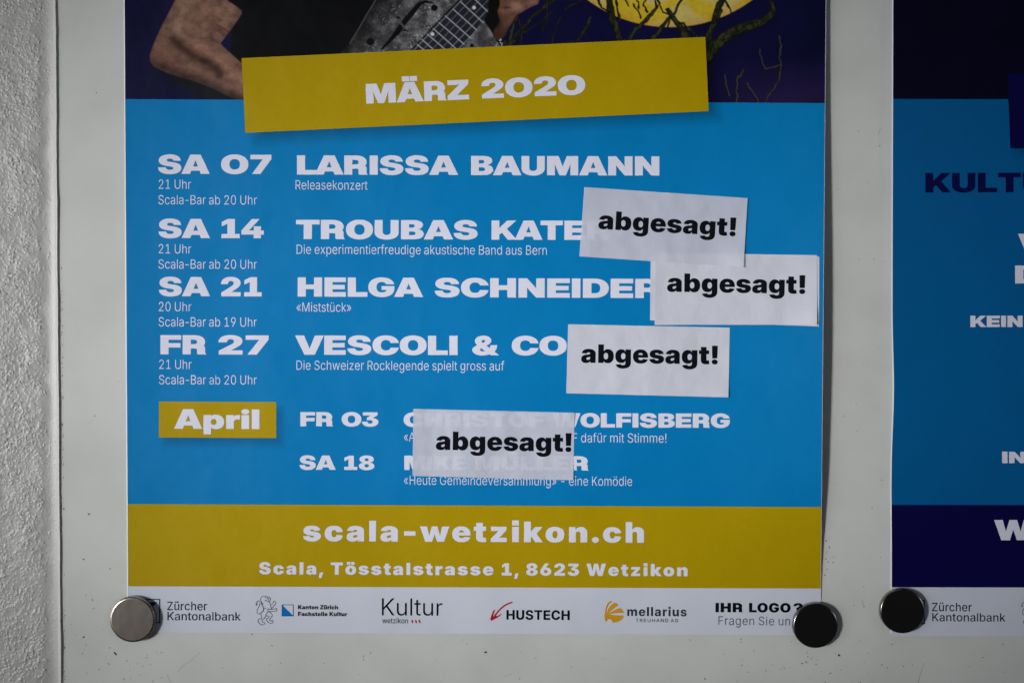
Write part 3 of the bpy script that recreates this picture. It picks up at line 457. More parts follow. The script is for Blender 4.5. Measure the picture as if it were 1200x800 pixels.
  'ö': (593, '297,-12 ~225,-12 ~116,60 ~55,187 55,270 ~55,354 ~116,482 ~225,553 297,553 ~368,553 ~477,482 ~539,354 539,270 ~539,187 ~477,60 ~368,-12|297,50 ~353,50 ~430,110 ~470,210 470,270 ~470,330 ~430,431 ~352,491 297,491 ~241,491 ~164,431 ~124,331 124,270 ~124,210 ~164,110 ~241,50|398,646 ~379,646 ~351,674 351,693 ~351,713 ~379,741 398,741 ~418,741 ~445,713 445,693 ~445,674 ~418,646|195,646 ~176,646 ~148,674 148,693 ~148,713 ~176,741 195,741 ~215,741 ~242,713 242,693 ~242,674 ~215,646'),
  'ü': (589, '270,-7 ~214,-7 ~130,39 ~83,128 83,193 83,546 151,546 151,198 ~151,132 ~226,55 288,55 ~331,55 ~398,92 ~438,160 438,207 438,546 506,546 506,0 440,0 440,128 450,128 ~427,55 ~330,-7|396,646 ~377,646 ~349,674 349,693 ~349,713 ~377,741 396,741 ~416,741 ~443,713 443,693 ~443,674 ~416,646|193,646 ~173,646 ~145,674 145,693 ~145,713 ~173,741 193,741 ~213,741 ~240,713 240,693 ~240,674 ~213,646'),
 },
 'sans': {
  'A': (705, '25,0 285,728 416,728 680,0 564,0 420,410 ~404,458 ~365,588 339,682 360,682 ~335,588 ~296,455 281,410 141,0|164,194 164,285 541,285 541,194'),
  'D': (722, '317,0 138,0 138,94 311,94 ~394,94 ~505,157 ~560,278 560,365 ~560,451 ~506,570 ~398,633 317,633 134,633 134,728 324,728 ~432,728 ~584,641 ~666,478 666,365 ~666,251 ~584,88 ~428,0|190,728 190,0 82,0 82,728'),
  'E': (603, '82,0 82,728 537,728 537,634 190,634 190,414 513,414 513,321 190,321 190,93 540,93 540,0'),
  'G': (747, '386,-10 ~288,-10 ~139,81 ~56,248 56,363 ~56,479 ~140,647 ~287,737 381,737 ~439,737 ~541,703 ~621,639 ~673,551 683,498 572,498 ~562,531 ~527,582 ~479,620 ~418,639 382,639 ~320,639 ~220,576 ~162,453 162,364 ~162,275 ~221,152 ~322,89 386,89 ~445,89 ~534,137 ~583,226 583,287 612,282 403,282 403,372 689,372 689,289 ~689,197 ~610,63 ~474,-10'),
  'H': (744, '82,0 82,728 190,728 190,419 554,419 554,728 662,728 662,0 554,0 554,325 190,325 190,0'),
  'K': (684, '158,196 158,305 ~182,341 ~230,405 ~281,467 310,500 517,728 655,728 345,389 339,390|82,0 82,728 190,728 190,492 188,328 190,275 190,0|530,0 279,359 347,442 657,0'),
  'N': (756, '82,0 82,728 207,728 485,288 ~498,267 ~532,208 ~570,134 589,91 575,91 ~571,133 ~567,213 ~565,283 565,307 565,728 674,728 674,0 548,0 299,393 ~280,424 ~243,487 ~197,572 164,633 181,633 ~184,579 ~188,486 ~191,415 191,394 191,0'),
  'R': (647, '82,0 82,728 340,728 ~425,728 ~536,669 ~592,566 592,500 ~592,433 ~536,332 ~424,276 340,276 143,276 143,369 330,369 ~385,369 ~452,400 ~483,459 483,500 ~483,541 ~452,602 ~384,635 329,635 190,635 190,0|496,0 320,329 440,329 619,0'),
  'T': (651, '45,634 45,728 607,728 607,634 380,634 380,0 272,0 272,634'),
  'U': (741, '371,-11 ~284,-11 ~153,56 ~82,174 82,250 82,728 190,728 190,258 ~190,209 ~234,131 ~315,87 371,87 ~427,87 ~507,131 ~551,209 551,258 551,728 659,728 659,250 ~659,174 ~587,56 ~458,-11'),
  'Z': (638, '62,0 62,72 379,538 ~402,572 ~456,641 483,674 494,639 ~448,636 ~355,634 309,634 58,634 58,728 577,728 577,655 265,197 ~240,161 ~183,88 155,53 145,88 ~191,92 ~284,93 330,93 580,93 580,0'),
  'a': (567, '226,-12 ~174,-12 ~90,26 ~41,101 41,155 ~41,201 ~77,260 ~138,295 ~213,313 252,317 ~300,323 ~361,330 ~390,347 390,367 390,369 ~390,401 ~366,444 ~319,467 283,467 ~247,467 ~195,445 ~163,410 155,392 57,418 ~76,467 ~146,526 ~235,553 282,553 ~313,553 ~387,538 ~452,497 ~493,422 493,362 493,0 393,0 393,75 387,75 ~377,54 ~335,14 ~271,-12|248,72 ~293,72 ~356,107 ~390,165 390,197 390,268 ~384,262 ~351,252 ~308,245 ~268,240 256,238 ~225,235 ~174,216 ~143,181 143,152 ~143,126 ~171,90 ~218,72'),
  'b': (617, '341,-11 ~291,-11 ~228,23 ~193,68 183,85 174,85 174,0 73,0 73,728 177,728 177,457 183,457 ~192,474 ~227,519 ~289,553 340,553 ~407,553 ~510,486 ~569,360 569,272 ~569,184 ~511,57 ~408,-11|319,78 ~367,78 ~431,130 ~464,218 464,272 ~464,327 ~432,413 ~367,464 319,464 ~272,464 ~208,416 ~175,330 175,272 ~175,215 ~208,127 ~273,78'),
  'c': (576, '301,-11 ~225,-11 ~111,59 ~48,186 48,270 ~48,355 ~111,482 ~225,553 301,553 ~343,553 ~417,531 ~476,490 ~518,431 528,394 430,369 ~424,390 ~402,425 ~369,451 ~327,464 302,464 ~251,464 ~185,411 ~153,323 153,270 ~153,218 ~185,130 ~251,77 302,77 ~327,77 ~370,91 ~404,117 ~427,154 432,176 530,152 ~520,113 ~478,53 ~418,11 ~344,-11'),
  'e': (586, '307,-11 ~227,-11 ~111,58 ~48,184 48,269 ~48,353 ~109,481 ~222,553 298,553 ~344,553 ~431,523 ~500,457 ~541,353 541,279 541,241 108,241 108,320 487,320 438,293 ~438,344 ~407,422 ~344,466 298,466 ~252,466 ~186,421 ~152,348 152,305 152,252 ~152,195 ~191,116 ~262,75 308,75 ~339,75 ~389,93 ~425,128 434,154 532,130 ~519,88 ~457,24 ~365,-11'),
  'h': (600, '177,324 177,0 73,0 73,728 176,728 176,413 162,413 ~186,486 ~277,553 341,553 ~396,553 ~480,506 ~526,415 526,347 526,0 423,0 423,335 ~423,394 ~360,462 306,462 ~269,462 ~210,430 ~177,368'),
  'i': (250, '73,0 73,546 177,546 177,0|59,630 59,756 192,756 192,630'),
  'k': (557, '169,187 169,313 187,313 406,546 531,546 283,283 266,283|73,0 73,728 177,728 177,0|417,0 220,260 292,333 546,0'),
  'l': (250, '73,0 73,728 177,728 177,0'),
  'n': (599, '177,324 177,0 73,0 73,546 172,546 173,413 162,413 ~186,486 ~277,553 341,553 ~396,553 ~480,506 ~526,415 526,347 526,0 423,0 423,335 ~423,394 ~360,462 306,462 ~269,462 ~210,430 ~177,368'),
  'o': (603, '301,-11 ~225,-11 ~111,59 ~48,186 48,270 ~48,355 ~111,482 ~225,553 301,553 ~378,553 ~492,482 ~555,355 555,270 ~555,186 ~492,59 ~378,-11|301,77 ~352,77 ~418,130 ~451,218 451,270 ~451,323 ~418,411 ~352,464 301,464 ~251,464 ~185,411 ~153,323 153,270 ~153,218 ~185,130 ~251,77'),
  'r': (385, '73,0 73,546 173,546 173,459 179,459 ~194,503 ~270,554 318,554 ~328,554 ~355,552 363,551 363,451 ~358,453 ~325,457 308,457 ~270,457 ~211,425 ~177,370 177,334 177,0'),
  't': (338, '303,546 303,461 10,461 10,546|90,676 193,676 193,146 ~193,113 ~221,81 254,81 ~262,81 ~289,85 299,87 318,4 ~302,-2 ~263,-7 245,-7 ~171,-7 ~90,69 90,138'),
  'w': (827, '193,0 29,546 138,546 200,317 ~213,267 ~244,142 258,65 242,65 ~256,140 ~287,265 301,317 362,546 467,546 527,317 ~540,266 ~570,141 584,65 568,65 ~583,140 ~613,265 626,317 688,546 798,546 633,0 529,0 461,237 ~451,273 ~431,351 ~412,432 403,473 424,473 ~415,433 ~395,351 ~376,272 365,237 297,0'),
  'z': (558, '61,0 61,72 357,450 357,455 70,455 70,546 487,546 487,469 202,96 202,91 497,91 497,0'),
  'ü': (600, '259,-7 ~204,-7 ~120,40 ~73,132 73,199 73,546 177,546 177,211 ~177,151 ~239,84 294,84 ~331,84 ~389,116 ~423,178 423,222 423,546 526,546 526,0 427,0 427,133 438,133 ~413,59 ~321,-7|342,631 342,754 466,754 466,631|134,631 134,754 257,754 257,631'),
 },
 'thin': {
  'K': (643, '138,213 137,313 ~163,344 ~213,402 ~265,460 292,489 514,728 623,728 314,396 309,396|81,0 81,728 164,728 164,475 164,318 164,276 164,0|525,0 257,375 309,440 623,0'),
  'l': (218, '70,0 70,728 148,728 148,0'),
  'r': (341, '70,0 70,529 145,529 145,446 149,446 ~164,487 ~235,537 284,537 ~294,537 ~314,535 320,535 320,455 ~316,457 ~289,460 273,460 ~238,460 ~181,430 ~148,372 148,330 148,0'),
  't': (310, '282,529 282,461 8,461 8,529|95,665 173,665 173,129 ~173,95 ~202,66 236,66 ~245,66 ~270,68 280,69 288,1 ~275,-1 ~245,-3 231,-3 ~164,-3 ~95,61 95,122'),
  'u': (565, '257,-8 ~204,-8 ~119,37 ~70,128 70,195 70,529 148,529 148,201 ~148,135 ~217,64 276,64 ~315,64 ~379,97 ~416,163 416,212 416,529 495,529 495,0 419,0 419,127 436,127 ~411,56 ~318,-8'),
 },
 'bold': {
  'A': (759, '16,0 261,728 492,728 743,0 548,0 448,319 ~424,398 ~378,572 355,668 396,668 ~373,572 ~330,398 306,319 207,0|183,150 183,283 576,283 576,150'),
  'C': (738, '381,-10 ~283,-10 ~126,77 ~35,244 35,363 ~35,483 ~127,651 ~283,738 381,738 ~447,738 ~558,701 ~643,631 ~697,531 705,468 530,468 ~525,496 ~501,539 ~463,570 ~414,586 385,586 ~331,586 ~253,533 ~212,434 212,363 ~212,292 ~254,193 ~331,142 385,142 ~414,142 ~463,158 ~500,188 ~525,232 530,259 705,259 ~699,206 ~650,109 ~567,33 ~453,-10'),
  'D': (717, '322,0 128,0 128,147 314,147 ~378,147 ~464,192 ~508,287 508,364 ~508,440 ~464,536 ~377,581 312,581 125,581 125,728 322,728 ~433,728 ~594,640 ~682,477 682,364 ~682,251 ~594,88 ~433,0|227,728 227,0 53,0 53,728'),
  'E': (613, '53,0 53,728 571,728 571,584 227,584 227,437 544,437 544,297 227,297 227,144 570,144 570,0'),
  'G': (748, '385,-10 ~281,-10 ~123,81 ~35,248 35,363 ~35,482 ~128,650 ~285,738 383,738 ~446,738 ~556,702 ~642,634 ~695,543 701,487 525,487 ~520,510 ~496,547 ~461,573 ~415,586 387,586 ~333,586 ~254,534 ~212,435 212,364 ~212,294 ~253,194 ~332,142 388,142 ~436,142 ~504,174 ~540,233 540,273 575,269 395,269 395,396 708,396 708,300 ~708,204 ~626,65 ~480,-10'),
  'H': (740, '53,0 53,728 227,728 227,443 513,443 513,728 686,728 686,0 513,0 513,299 227,299 227,0'),
  'N': (754, '53,0 53,728 240,728 444,398 ~461,371 ~498,304 ~535,224 554,177 536,161 ~533,200 ~528,296 ~525,386 525,416 525,728 701,728 701,0 514,0 326,302 ~305,337 ~264,410 ~221,498 194,553 218,558 ~222,505 ~227,407 ~230,327 230,302 230,0'),
  'R': (661, '53,0 53,728 352,728 ~435,728 ~555,668 ~620,559 620,484 ~620,410 ~553,304 ~430,247 345,247 158,247 158,384 324,384 ~363,384 ~416,407 ~444,452 444,484 ~444,518 ~416,563 ~362,586 323,586 227,586 227,0|456,0 283,331 467,331 643,0'),
  'S': (663, '337,-10 ~244,-10 ~109,46 ~35,157 34,240 200,240 ~202,205 ~236,157 ~296,132 336,132 ~373,132 ~425,152 ~454,187 454,210 ~454,231 ~429,261 ~375,284 334,293 258,310 ~160,331 ~52,431 52,512 ~52,580 ~124,681 ~253,738 336,738 ~421,738 ~546,681 ~615,577 616,507 452,507 ~448,549 ~388,596 336,596 ~303,596 ~254,577 ~229,544 229,523 ~229,501 ~255,471 ~305,450 340,443 403,429 ~458,417 ~543,379 ~600,327 ~628,257 628,214 ~628,144 ~559,43 ~429,-10'),
  'T': (666, '28,584 28,728 638,728 638,584 420,584 420,0 247,0 247,584'),
  'U': (720, '360,-10 ~267,-10 ~130,56 ~53,177 53,258 53,728 225,728 225,272 ~225,233 ~259,174 ~320,140 360,140 ~400,140 ~461,174 ~495,233 495,272 495,728 666,728 666,258 ~666,177 ~590,56 ~452,-10'),
  'a': (581, '207,-9 ~155,-9 ~75,26 ~29,96 29,149 ~29,194 ~60,255 ~116,293 ~190,313 231,317 ~277,321 ~334,330 ~359,348 359,364 359,367 ~359,384 ~341,410 ~309,423 286,423 ~262,423 ~227,409 ~204,384 201,367 45,380 ~54,430 ~115,503 ~218,544 289,544 ~341,544 ~429,520 ~493,474 ~528,406 528,363 528,0 366,0 366,75 363,75 ~348,47 ~304,10 ~245,-9|259,103 ~288,103 ~334,125 ~361,165 361,191 361,242 ~353,238 ~333,232 ~307,226 ~281,222 267,220 ~243,216 ~208,200 ~189,175 189,157 ~189,139 ~207,115 ~239,103'),
  'e': (591, '304,-11 ~221,-11 ~98,57 ~32,182 32,266 ~32,349 ~98,474 ~218,544 298,544 ~356,544 ~452,507 ~523,436 ~561,335 561,270 561,226 90,226 90,326 481,326 402,303 ~402,340 ~379,392 ~334,421 301,421 ~268,421 ~222,392 ~198,341 198,306 198,234 ~198,194 ~225,140 ~275,112 308,112 ~332,112 ~370,125 ~396,150 403,168 555,151 ~542,103 ~474,30 ~370,-11'),
  'i': (276, '53,0 53,536 223,536 223,0|48,595 48,761 227,761 227,595'),
  'l': (276, '53,0 53,728 223,728 223,0'),
  'm': (919, '53,0 53,536 212,536 218,401 207,401 ~220,452 ~270,515 ~337,545 374,545 ~432,545 ~510,472 526,393 508,393 ~520,446 ~575,513 ~650,545 691,545 ~742,545 ~821,500 ~866,418 866,360 866,0 696,0 696,322 ~696,363 ~653,406 619,406 ~595,406 ~560,385 ~541,346 541,320 541,0 378,0 378,324 ~378,362 ~336,406 302,406 ~279,406 ~243,385 ~223,345 223,316 223,0'),
  'r': (411, '53,0 53,536 218,536 218,439 222,439 ~236,492 ~302,541 349,541 ~361,541 ~386,539 396,537 396,392 ~385,395 ~346,398 329,398 ~299,398 ~250,371 ~223,321 223,287 223,0'),
  's': (562, '282,-11 ~212,-11 ~103,30 ~37,106 29,159 189,176 ~197,143 ~245,107 286,107 ~321,107 ~361,132 361,152 ~361,170 ~329,193 296,199 201,217 ~122,232 ~42,310 42,373 ~42,426 ~100,503 ~206,544 279,544 ~348,544 ~451,505 ~512,433 519,384 367,368 ~362,395 ~317,427 283,427 ~251,427 ~211,402 211,382 ~211,366 ~238,342 270,335 374,316 ~455,301 ~534,230 534,171 ~534,116 ~469,34 ~356,-11'),
  'u': (624, '238,-8 ~182,-8 ~98,42 ~53,134 53,196 53,536 223,536 223,230 ~223,184 ~269,133 310,133 ~338,133 ~378,156 ~401,202 401,235 401,536 571,536 571,0 409,0 407,138 420,138 ~398,72 ~311,-8'),
 },
}
# ---------------------------------------------------------------- lettering
FONTS['wide']['R'] = (690, FONTS['wide']['R'][1].split('|')[0] +
    '|300,388 500,388 ~632,350 632,240 632,80 ~632,35 662,20 662,0 446,0 ~430,20 430,60 430,180 ~430,228 337,228 300,228')
FONTS['wide']['I'] = (281, '39,0 39,728 242,728 242,0')
FONTS['wide']['0'] = FONTS['wide']['O']
CAP = 728.0
_glyphs = {}

def outline(s, n=5):
    loops = []
    for c in s.split('|'):
        pts = []
        for t in c.split():
            on = not t.startswith('~')
            x, y = t.lstrip('~').split(',')
            pts.append((float(x), float(y), on))
        full = []
        for i, p in enumerate(pts):
            q = pts[i - 1]
            if not p[2] and not q[2]:
                full.append(((p[0] + q[0]) / 2, (p[1] + q[1]) / 2, True))
            full.append(p)
        k = next(i for i, p in enumerate(full) if p[2])
        full = full[k:] + full[:k]
        out = []
        i = 0
        while i < len(full):
            p = full[i]
            if p[2]:
                out.append((p[0], p[1])); i += 1
            else:
                a, b = full[i - 1], full[(i + 1) % len(full)]
                for j in range(1, n):
                    t = j / n
                    out.append(((1 - t) ** 2 * a[0] + 2 * t * (1 - t) * p[0] + t * t * b[0],
                                (1 - t) ** 2 * a[1] + 2 * t * (1 - t) * p[1] + t * t * b[1]))
                i += 1
        loops.append(out)
    return loops

def winding(loops, x, y):
    w = 0
    for L in loops:
        for i in range(len(L)):
            x0, y0 = L[i - 1]; x1, y1 = L[i]
            if (y0 <= y) != (y1 <= y):
                xx = x0 + (y - y0) * (x1 - x0) / (y1 - y0)
                if xx > x: w += 1 if y1 > y0 else -1
    return w

def fill(loops, eps=1e-3):
    """triangles of the non-zero filled outline"""
    vs, es = [], []
    for L in loops:
        b = len(vs)
        vs += [Vector(p) for p in L]
        es += [(b + i, b + (i + 1) % len(L)) for i in range(len(L))]
    v, e, f, *_ = geometry.delaunay_2d_cdt(vs, es, [], 0, eps)
    tris = []
    for t in f:
        cx = sum(v[i][0] for i in t) / len(t); cy = sum(v[i][1] for i in t) / len(t)
        if winding(loops, cx, cy) != 0:
            tris.append(tuple(t))
    return [(p[0], p[1]) for p in v], tris

def heavier(loops, dx, dy):
    """push the outline outwards: sturdier stems, smaller counters"""
    out = []
    for L in loops:
        L = [p for i, p in enumerate(L) if math.dist(p, L[i - 1]) > .5]
        M = []
        for i in range(len(L)):
            a, b, c = L[i - 1], L[i], L[(i + 1) % len(L)]
            l1, l2 = math.dist(a, b), math.dist(b, c)
            n1 = (-(b[1] - a[1]) / l1, (b[0] - a[0]) / l1); n2 = (-(c[1] - b[1]) / l2, (c[0] - b[0]) / l2)
            sx, sy = n1[0] + n2[0], n1[1] + n2[1]
            k = max(.35, 1 + n1[0] * n2[0] + n1[1] * n2[1])
            M.append((b[0] + sx / k * dx, b[1] + sy / k * dy))
        out.append(M)
    return out

WEIGHT = {'wide': (9, 2), 'black': (5, 2)}
def glyph(style, ch):
    if (style, ch) not in _glyphs:
        adv, s = FONTS[style][ch]
        loops = outline(s)
        if style in WEIGHT: loops = heavier(loops, *WEIGHT[style])
        v, t = fill(loops)
        _glyphs[(style, ch)] = (adv, v, t)
    return _glyphs[(style, ch)]

KERN = {'a-': -75, '-B': -75, '-w': -75, 'LA': -50, 'AU': -20, 'AT': -60, 'KA': -30, 'LO': -25, 'AR': -10, 'OL': -6, 'TR': -10, 'AN': 0, 'FI': 0, 'VE': -10, 'GA': -15}

def lettering(parent, name, lines, mat, surf, lift=0.00012):
    """lines: (style, text, x0, y0, x1, y1, cap, tracking) in photograph pixels, set as one mesh"""
    verts, faces = [], []
    for style, text, x0, y0, x1, y1, cap, track in lines:
        pen, items = 0, []
        lo, hi = 1e9, -1e9
        for i, ch in enumerate(text):
            if ch == ' ':
                pen += 260 if style != 'light' else 250
                continue
            adv, v, t = glyph(style, ch)
            if i: pen += KERN.get(text[i - 1:i + 1], 0)
            items.append((pen, v, t))
            lo = min(lo, pen + min(p[0] for p in v)); hi = max(hi, pen + max(p[0] for p in v))
            pen += adv + track
        L = math.hypot(x1 - x0, y1 - y0)
        sx = L / (hi - lo); sy = cap / CAP
        ux, uy = (x1 - x0) / L, (y1 - y0) / L
        for pen, v, t in items:
            b = len(verts)
            for gx, gy in v:
                a = (gx + pen - lo) * sx; c = gy * sy
                qx, qy = x0 + ux * a + uy * c, y0 + uy * a - ux * c
                verts.append(P(qx, qy, surf(qx, qy) + lift))
            faces += [tuple(b + i for i in f) for f in t]
    return link_mesh(name, verts, faces, mat, parent)

def drawing(parent, name, polys, mat, surf, lift=0.00012):
    """polys: closed outlines in photograph pixels, filled"""
    verts, faces = [], []
    for poly in polys:
        v, t = fill([poly], 1e-5)
        b = len(verts)
        verts += [P(x, y, surf(x, y) + lift) for x, y in v]
        faces += [tuple(b + i for i in f) for f in t]
    return link_mesh(name, verts, faces, mat, parent)

def smooth_line(pts, n=4):
    if len(pts) < 3: return pts
    out = []
    P4 = [pts[0]] + list(pts) + [pts[-1]]
    for i in range(1, len(P4) - 2):
        a, b, c, d = P4[i - 1], P4[i], P4[i + 1], P4[i + 2]
        for j in range(n):
            t = j / n
            out.append(tuple(0.5 * (2 * b[k] + (c[k] - a[k]) * t + (2 * a[k] - 5 * b[k] + 4 * c[k] - d[k]) * t * t
                                    + (-a[k] + 3 * b[k] - 3 * c[k] + d[k]) * t ** 3) for k in range(len(b))))
    out.append(pts[-1])
    return out

def stroke(pts, w, w2=None):
    """outline of a thick smoothed line, width w tapering to w2"""
    w2 = w if w2 is None else w2
    p = smooth_line(pts)
    left, right = [], []
    for i in range(len(p)):
        a, b = p[max(0, i - 1)], p[min(len(p) - 1, i + 1)]
        dx, dy = b[0] - a[0], b[1] - a[1]
        l = math.hypot(dx, dy) or 1
        ww = (w + (w2 - w) * i / (len(p) - 1)) / 2
        left.append((p[i][0] - dy / l * ww, p[i][1] + dx / l * ww))
        right.append((p[i][0] + dy / l * ww, p[i][1] - dx / l * ww))
    return left + right[::-1]

def bil(q, u, v):
    (ax, ay), (bx, by), (cx, cy), (dx, dy) = q      # TL TR BR BL
    return ((ax * (1 - u) + bx * u) * (1 - v) + (dx * (1 - u) + cx * u) * v,
            (ay * (1 - u) + by * u) * (1 - v) + (dy * (1 - u) + cy * u) * v)

def Parr(X, Y, H):
    u = (X - 600) * PX / D
    v = (400 - Y) * PX / D
    dy = math.cos(PITCH) + v * math.sin(PITCH)
    dz = -math.sin(PITCH) + v * math.cos(PITCH)
    t = (D - H) / dy
    return np.stack([t * u, -H, CAMZ + t * dz], -1)

def gridfaces(nx, ny):
    i = np.arange(ny)[:, None] * (nx + 1) + np.arange(nx)[None, :]
    return np.stack([i, i + nx + 1, i + nx + 2, i + 1], -1).reshape(-1, 4)

def patch(parent, name, quad, mat, surf, lift, step=5.0, painter=None):
    W = math.dist(quad[0], quad[1]); Hh = math.dist(quad[0], quad[3])
    nx, ny = max(1, int(W / step)), max(1, int(Hh / step))
    V, U = np.meshgrid(np.linspace(0, 1, ny + 1), np.linspace(0, 1, nx + 1), indexing='ij')
    X, Y = bil(quad, U, V)
    co = Parr(X, Y, surf(X, Y) + lift).reshape(-1, 3)
    col = painter(X, Y).reshape(-1, 3) if painter else None
    return link_mesh(name, co, gridfaces(nx, ny), mat, parent, col)

def sheet(name, quad, mat, surf, thick, step=5.0, parent=None, origin=None, wob=None, back=True):
    """a paper sheet with a front, a back and cut edges"""
    W = math.dist(quad[0], quad[1]); Hh = math.dist(quad[0], quad[3])
    nx, ny = max(2, int(W / step)), max(2, int(Hh / step))
    V, U = np.meshgrid(np.linspace(0, 1, ny + 1), np.linspace(0, 1, nx + 1), indexing='ij')
    X, Y = bil(quad, U, V)
    if wob: X = X + wob(X, Y, U)
    H = surf(X, Y)
    F = Parr(X, Y, H).reshape(-1, 3)
    n = len(F)
    idx = np.arange(n).reshape(ny + 1, nx + 1)
    ring = np.concatenate([idx[0, :-1], idx[:-1, -1], idx[-1, :0:-1], idx[:0:-1, 0]])
    return slab(name, F, gridfaces(nx, ny), ring, thick, mat, parent, origin, back)

# ---------------------------------------------------------------- the wall and the board
def edge_x(y): return 65.5 + (y / 800.0) * 6.5      # right edge of the plaster in the photograph

board_root = empty('notice_board', P(700, 780, -0.003))
tag(board_root, 'pale grey enamelled steel board that both posters are pinned to', 'notice board')
nxb, nyb = 60, 50
U, V = np.meshgrid(np.linspace(0, 1, nxb + 1), np.linspace(0, 1, nyb + 1))
Xb = edge_x(V * 1900 - 600) - 3 + U * 2000; Yb = V * 1900 - 600
fr = Parr(Xb, Yb, 0 * Xb).reshape(-1, 3)
nn = len(fr)
idx = np.arange(nn).reshape(nyb + 1, nxb + 1)
ring = np.concatenate([idx[0, :-1], idx[:-1, -1], idx[-1, :0:-1], idx[:0:-1, 0]])
slab('steel_panel', fr, gridfaces(nxb, nyb), ring, 0.006, M_board, board_root)

# small chips, smudges and scratches on the enamel
rnd = random.Random(4)
def flake(cx, cy, r, stretch=1.0, ang=0.0):
    n = 7
    pts = []
    for i in range(n):
        a = 2 * math.pi * i / n
        rr = r * rnd.uniform(0.55, 1.15)
        x, y = rr * math.cos(a) * stretch, rr * math.sin(a)
        pts.append((cx + x * math.cos(ang) - y * math.sin(ang), cy + x * math.sin(ang) + y * math.cos(ang)))
    return pts
flat = lambda x, y: 0.0 * x
dark, pale = [], []
for x, y, r, s, a in [(104, 602, 1.1, 2, .3), (135, 765, 1.4, 2.2, .8), (98, 746, 1.1, 1, 0), (569, 763.6, 1.3, 1.6, .2), (113, 109, .8, 1, 0),
                      (111, 487, .8, 1, 0), (139, 447, .6, 1, 0), (98, 655, .8, 2, .6), (129, 666, .8, 1.5, .2), (295, 742.5, .8, 1.3, 0),
                      (940, 777, 1.0, 1.4, .6), (983, 767, 1.1, 2, .6), (951, 771, .8, 1, 0), (1012, 687, .7, 1, 0), (1013, 710, .7, 1, 0),
                      (1152, 770, .8, 1.6, 0), (1001, 709, .6, 1, 0), (1017, 765, .7, 1, .2), (1031, 171, .8, 1.3, 1), (826, 795, .8, 2, 1.2)]:
    dark.append(flake(x, y, r, s, a))
for i in range(36):                                  # grime between the posters' lower corners
    dark.append(flake(rnd.gauss(966, 5), rnd.gauss(655, 16), rnd.uniform(.25, .8), rnd.uniform(1, 2), rnd.uniform(0, 3)))
dark = [d for d in dark if not (d[0][0] < 967 and 560 < d[0][1] < 715 and d[0][0] > 300)]
for i in range(120):
    x = rnd.choice([rnd.uniform(78, 190), rnd.uniform(860, 1060), rnd.uniform(78, 1200)])
    y = rnd.uniform(748, 800) if x > 145 else rnd.uniform(690, 800)
    pale.append(flake(x, y, rnd.uniform(.3, 1.0), rnd.uniform(1, 2.6), rnd.uniform(0, 3)))
for i in range(26):
    pale.append(flake(rnd.uniform(980, 1036), rnd.uniform(150, 760), rnd.uniform(.3, .8), rnd.uniform(1, 2), rnd.uniform(0, 3)))
for i in range(60):                                  # dirt caught along the sealed joint
    y = rnd.uniform(300, 800)
    dark.append(flake(edge_x(y) + 3.5 + rnd.uniform(0, 1.2), y, rnd.uniform(.25, .7), rnd.uniform(1, 2.5), 1.5))
scr = [stroke([(208, 787), (215, 779), (224, 773), (234, 764)], .5, .35), stroke([(196, 790), (200, 799)], .5),
       stroke([(1076, 799), (1079, 788), (1083, 776)], .8, .5), stroke([(1011, 703), (1012, 712)], .7, .4),
       stroke([(1032, 150), (1029, 158)], .5), stroke([(590, 792), (600, 789)], .4)]
o = drawing(board_root, 'dirt_speck', dark, M_scuff, flat, 0.00005); o['kind'] = 'stuff'
o = drawing(board_root, 'scuff_mark', pale + scr, M_scuff_pale, flat, 0.00004); o['kind'] = 'stuff'

# roughcast plaster, modelled relief
step = 0.62
xs = np.arange(-90, 63.2, step); ys = np.arange(-30, 832, step)
Yp, Up = np.meshgrid(ys, xs, indexing='ij')
Xp = Up + (edge_x(Yp) - 66)
big = fbm(Xp / 26, Yp / 26, 60, 3)
patchy = 0.35 + 0.9 * sstep(0.30, 0.62, fbm(Xp / 16, Yp / 20, 70, 2))
calm = 1 - 0.82 * sstep(42, 58, Up)
Xw = Xp + 4 * noise(Xp / 7, Yp / 7, 91); Yw = Yp + 4 * noise(Xp / 7, Yp / 7, 92)
rg = 1 - np.abs(2 * noise((Xw + .5 * Yw) / 6.5, (Yw - .3 * Xw) / 7.5, 40) - 1)
low = sstep(250, 520, Yp)                           # worm-like trowel drags lower down, grains above
Hp = (0.00018 * rg ** 4 * (0.10 + 0.90 * low) + 0.00012 * fbm(Xp / 2.8, Yp / 3.0, 50, 3)) * patchy * calm + 0.0009 * big
G_ = np.zeros_like(Hp)
rs = np.random.RandomState(8)
ny_, nx_ = Hp.shape
for i in range(12500):                               # thrown grains
    cx, cy = rs.uniform(-90, 63), rs.uniform(-30, 832)
    if rs.rand() < sstep(40, 54, cx) * .85: continue
    a_ = rs.uniform(0, math.pi); l_, w_ = rs.uniform(.8, 2.0), rs.uniform(.55, .9)
    hgt = rs.uniform(.00010, .00040) * (1.45 if rs.rand() < .3 else .6)
    i0, j0 = int((cy + 30) / step), int((cx + 90) / step); r_ = 7
    a0, a1, b0, b1 = max(0, i0 - r_), min(ny_, i0 + r_ + 1), max(0, j0 - r_), min(nx_, j0 + r_ + 1)
    if a0 >= a1 or b0 >= b1: continue
    dy_ = (np.arange(a0, a1) * step - 30 - cy)[:, None]; dx_ = (np.arange(b0, b1) * step - 90 - cx)[None, :]
    u_, v_ = dx_ * math.cos(a_) + dy_ * math.sin(a_), -dx_ * math.sin(a_) + dy_ * math.cos(a_)
    G_[a0:a1, b0:b1] = np.maximum(G_[a0:a1, b0:b1], hgt * np.exp(-(u_ / l_) ** 2 - (v_ / w_) ** 2))
Hp = Hp + G_ * (0.5 + 0.6 * patchy)
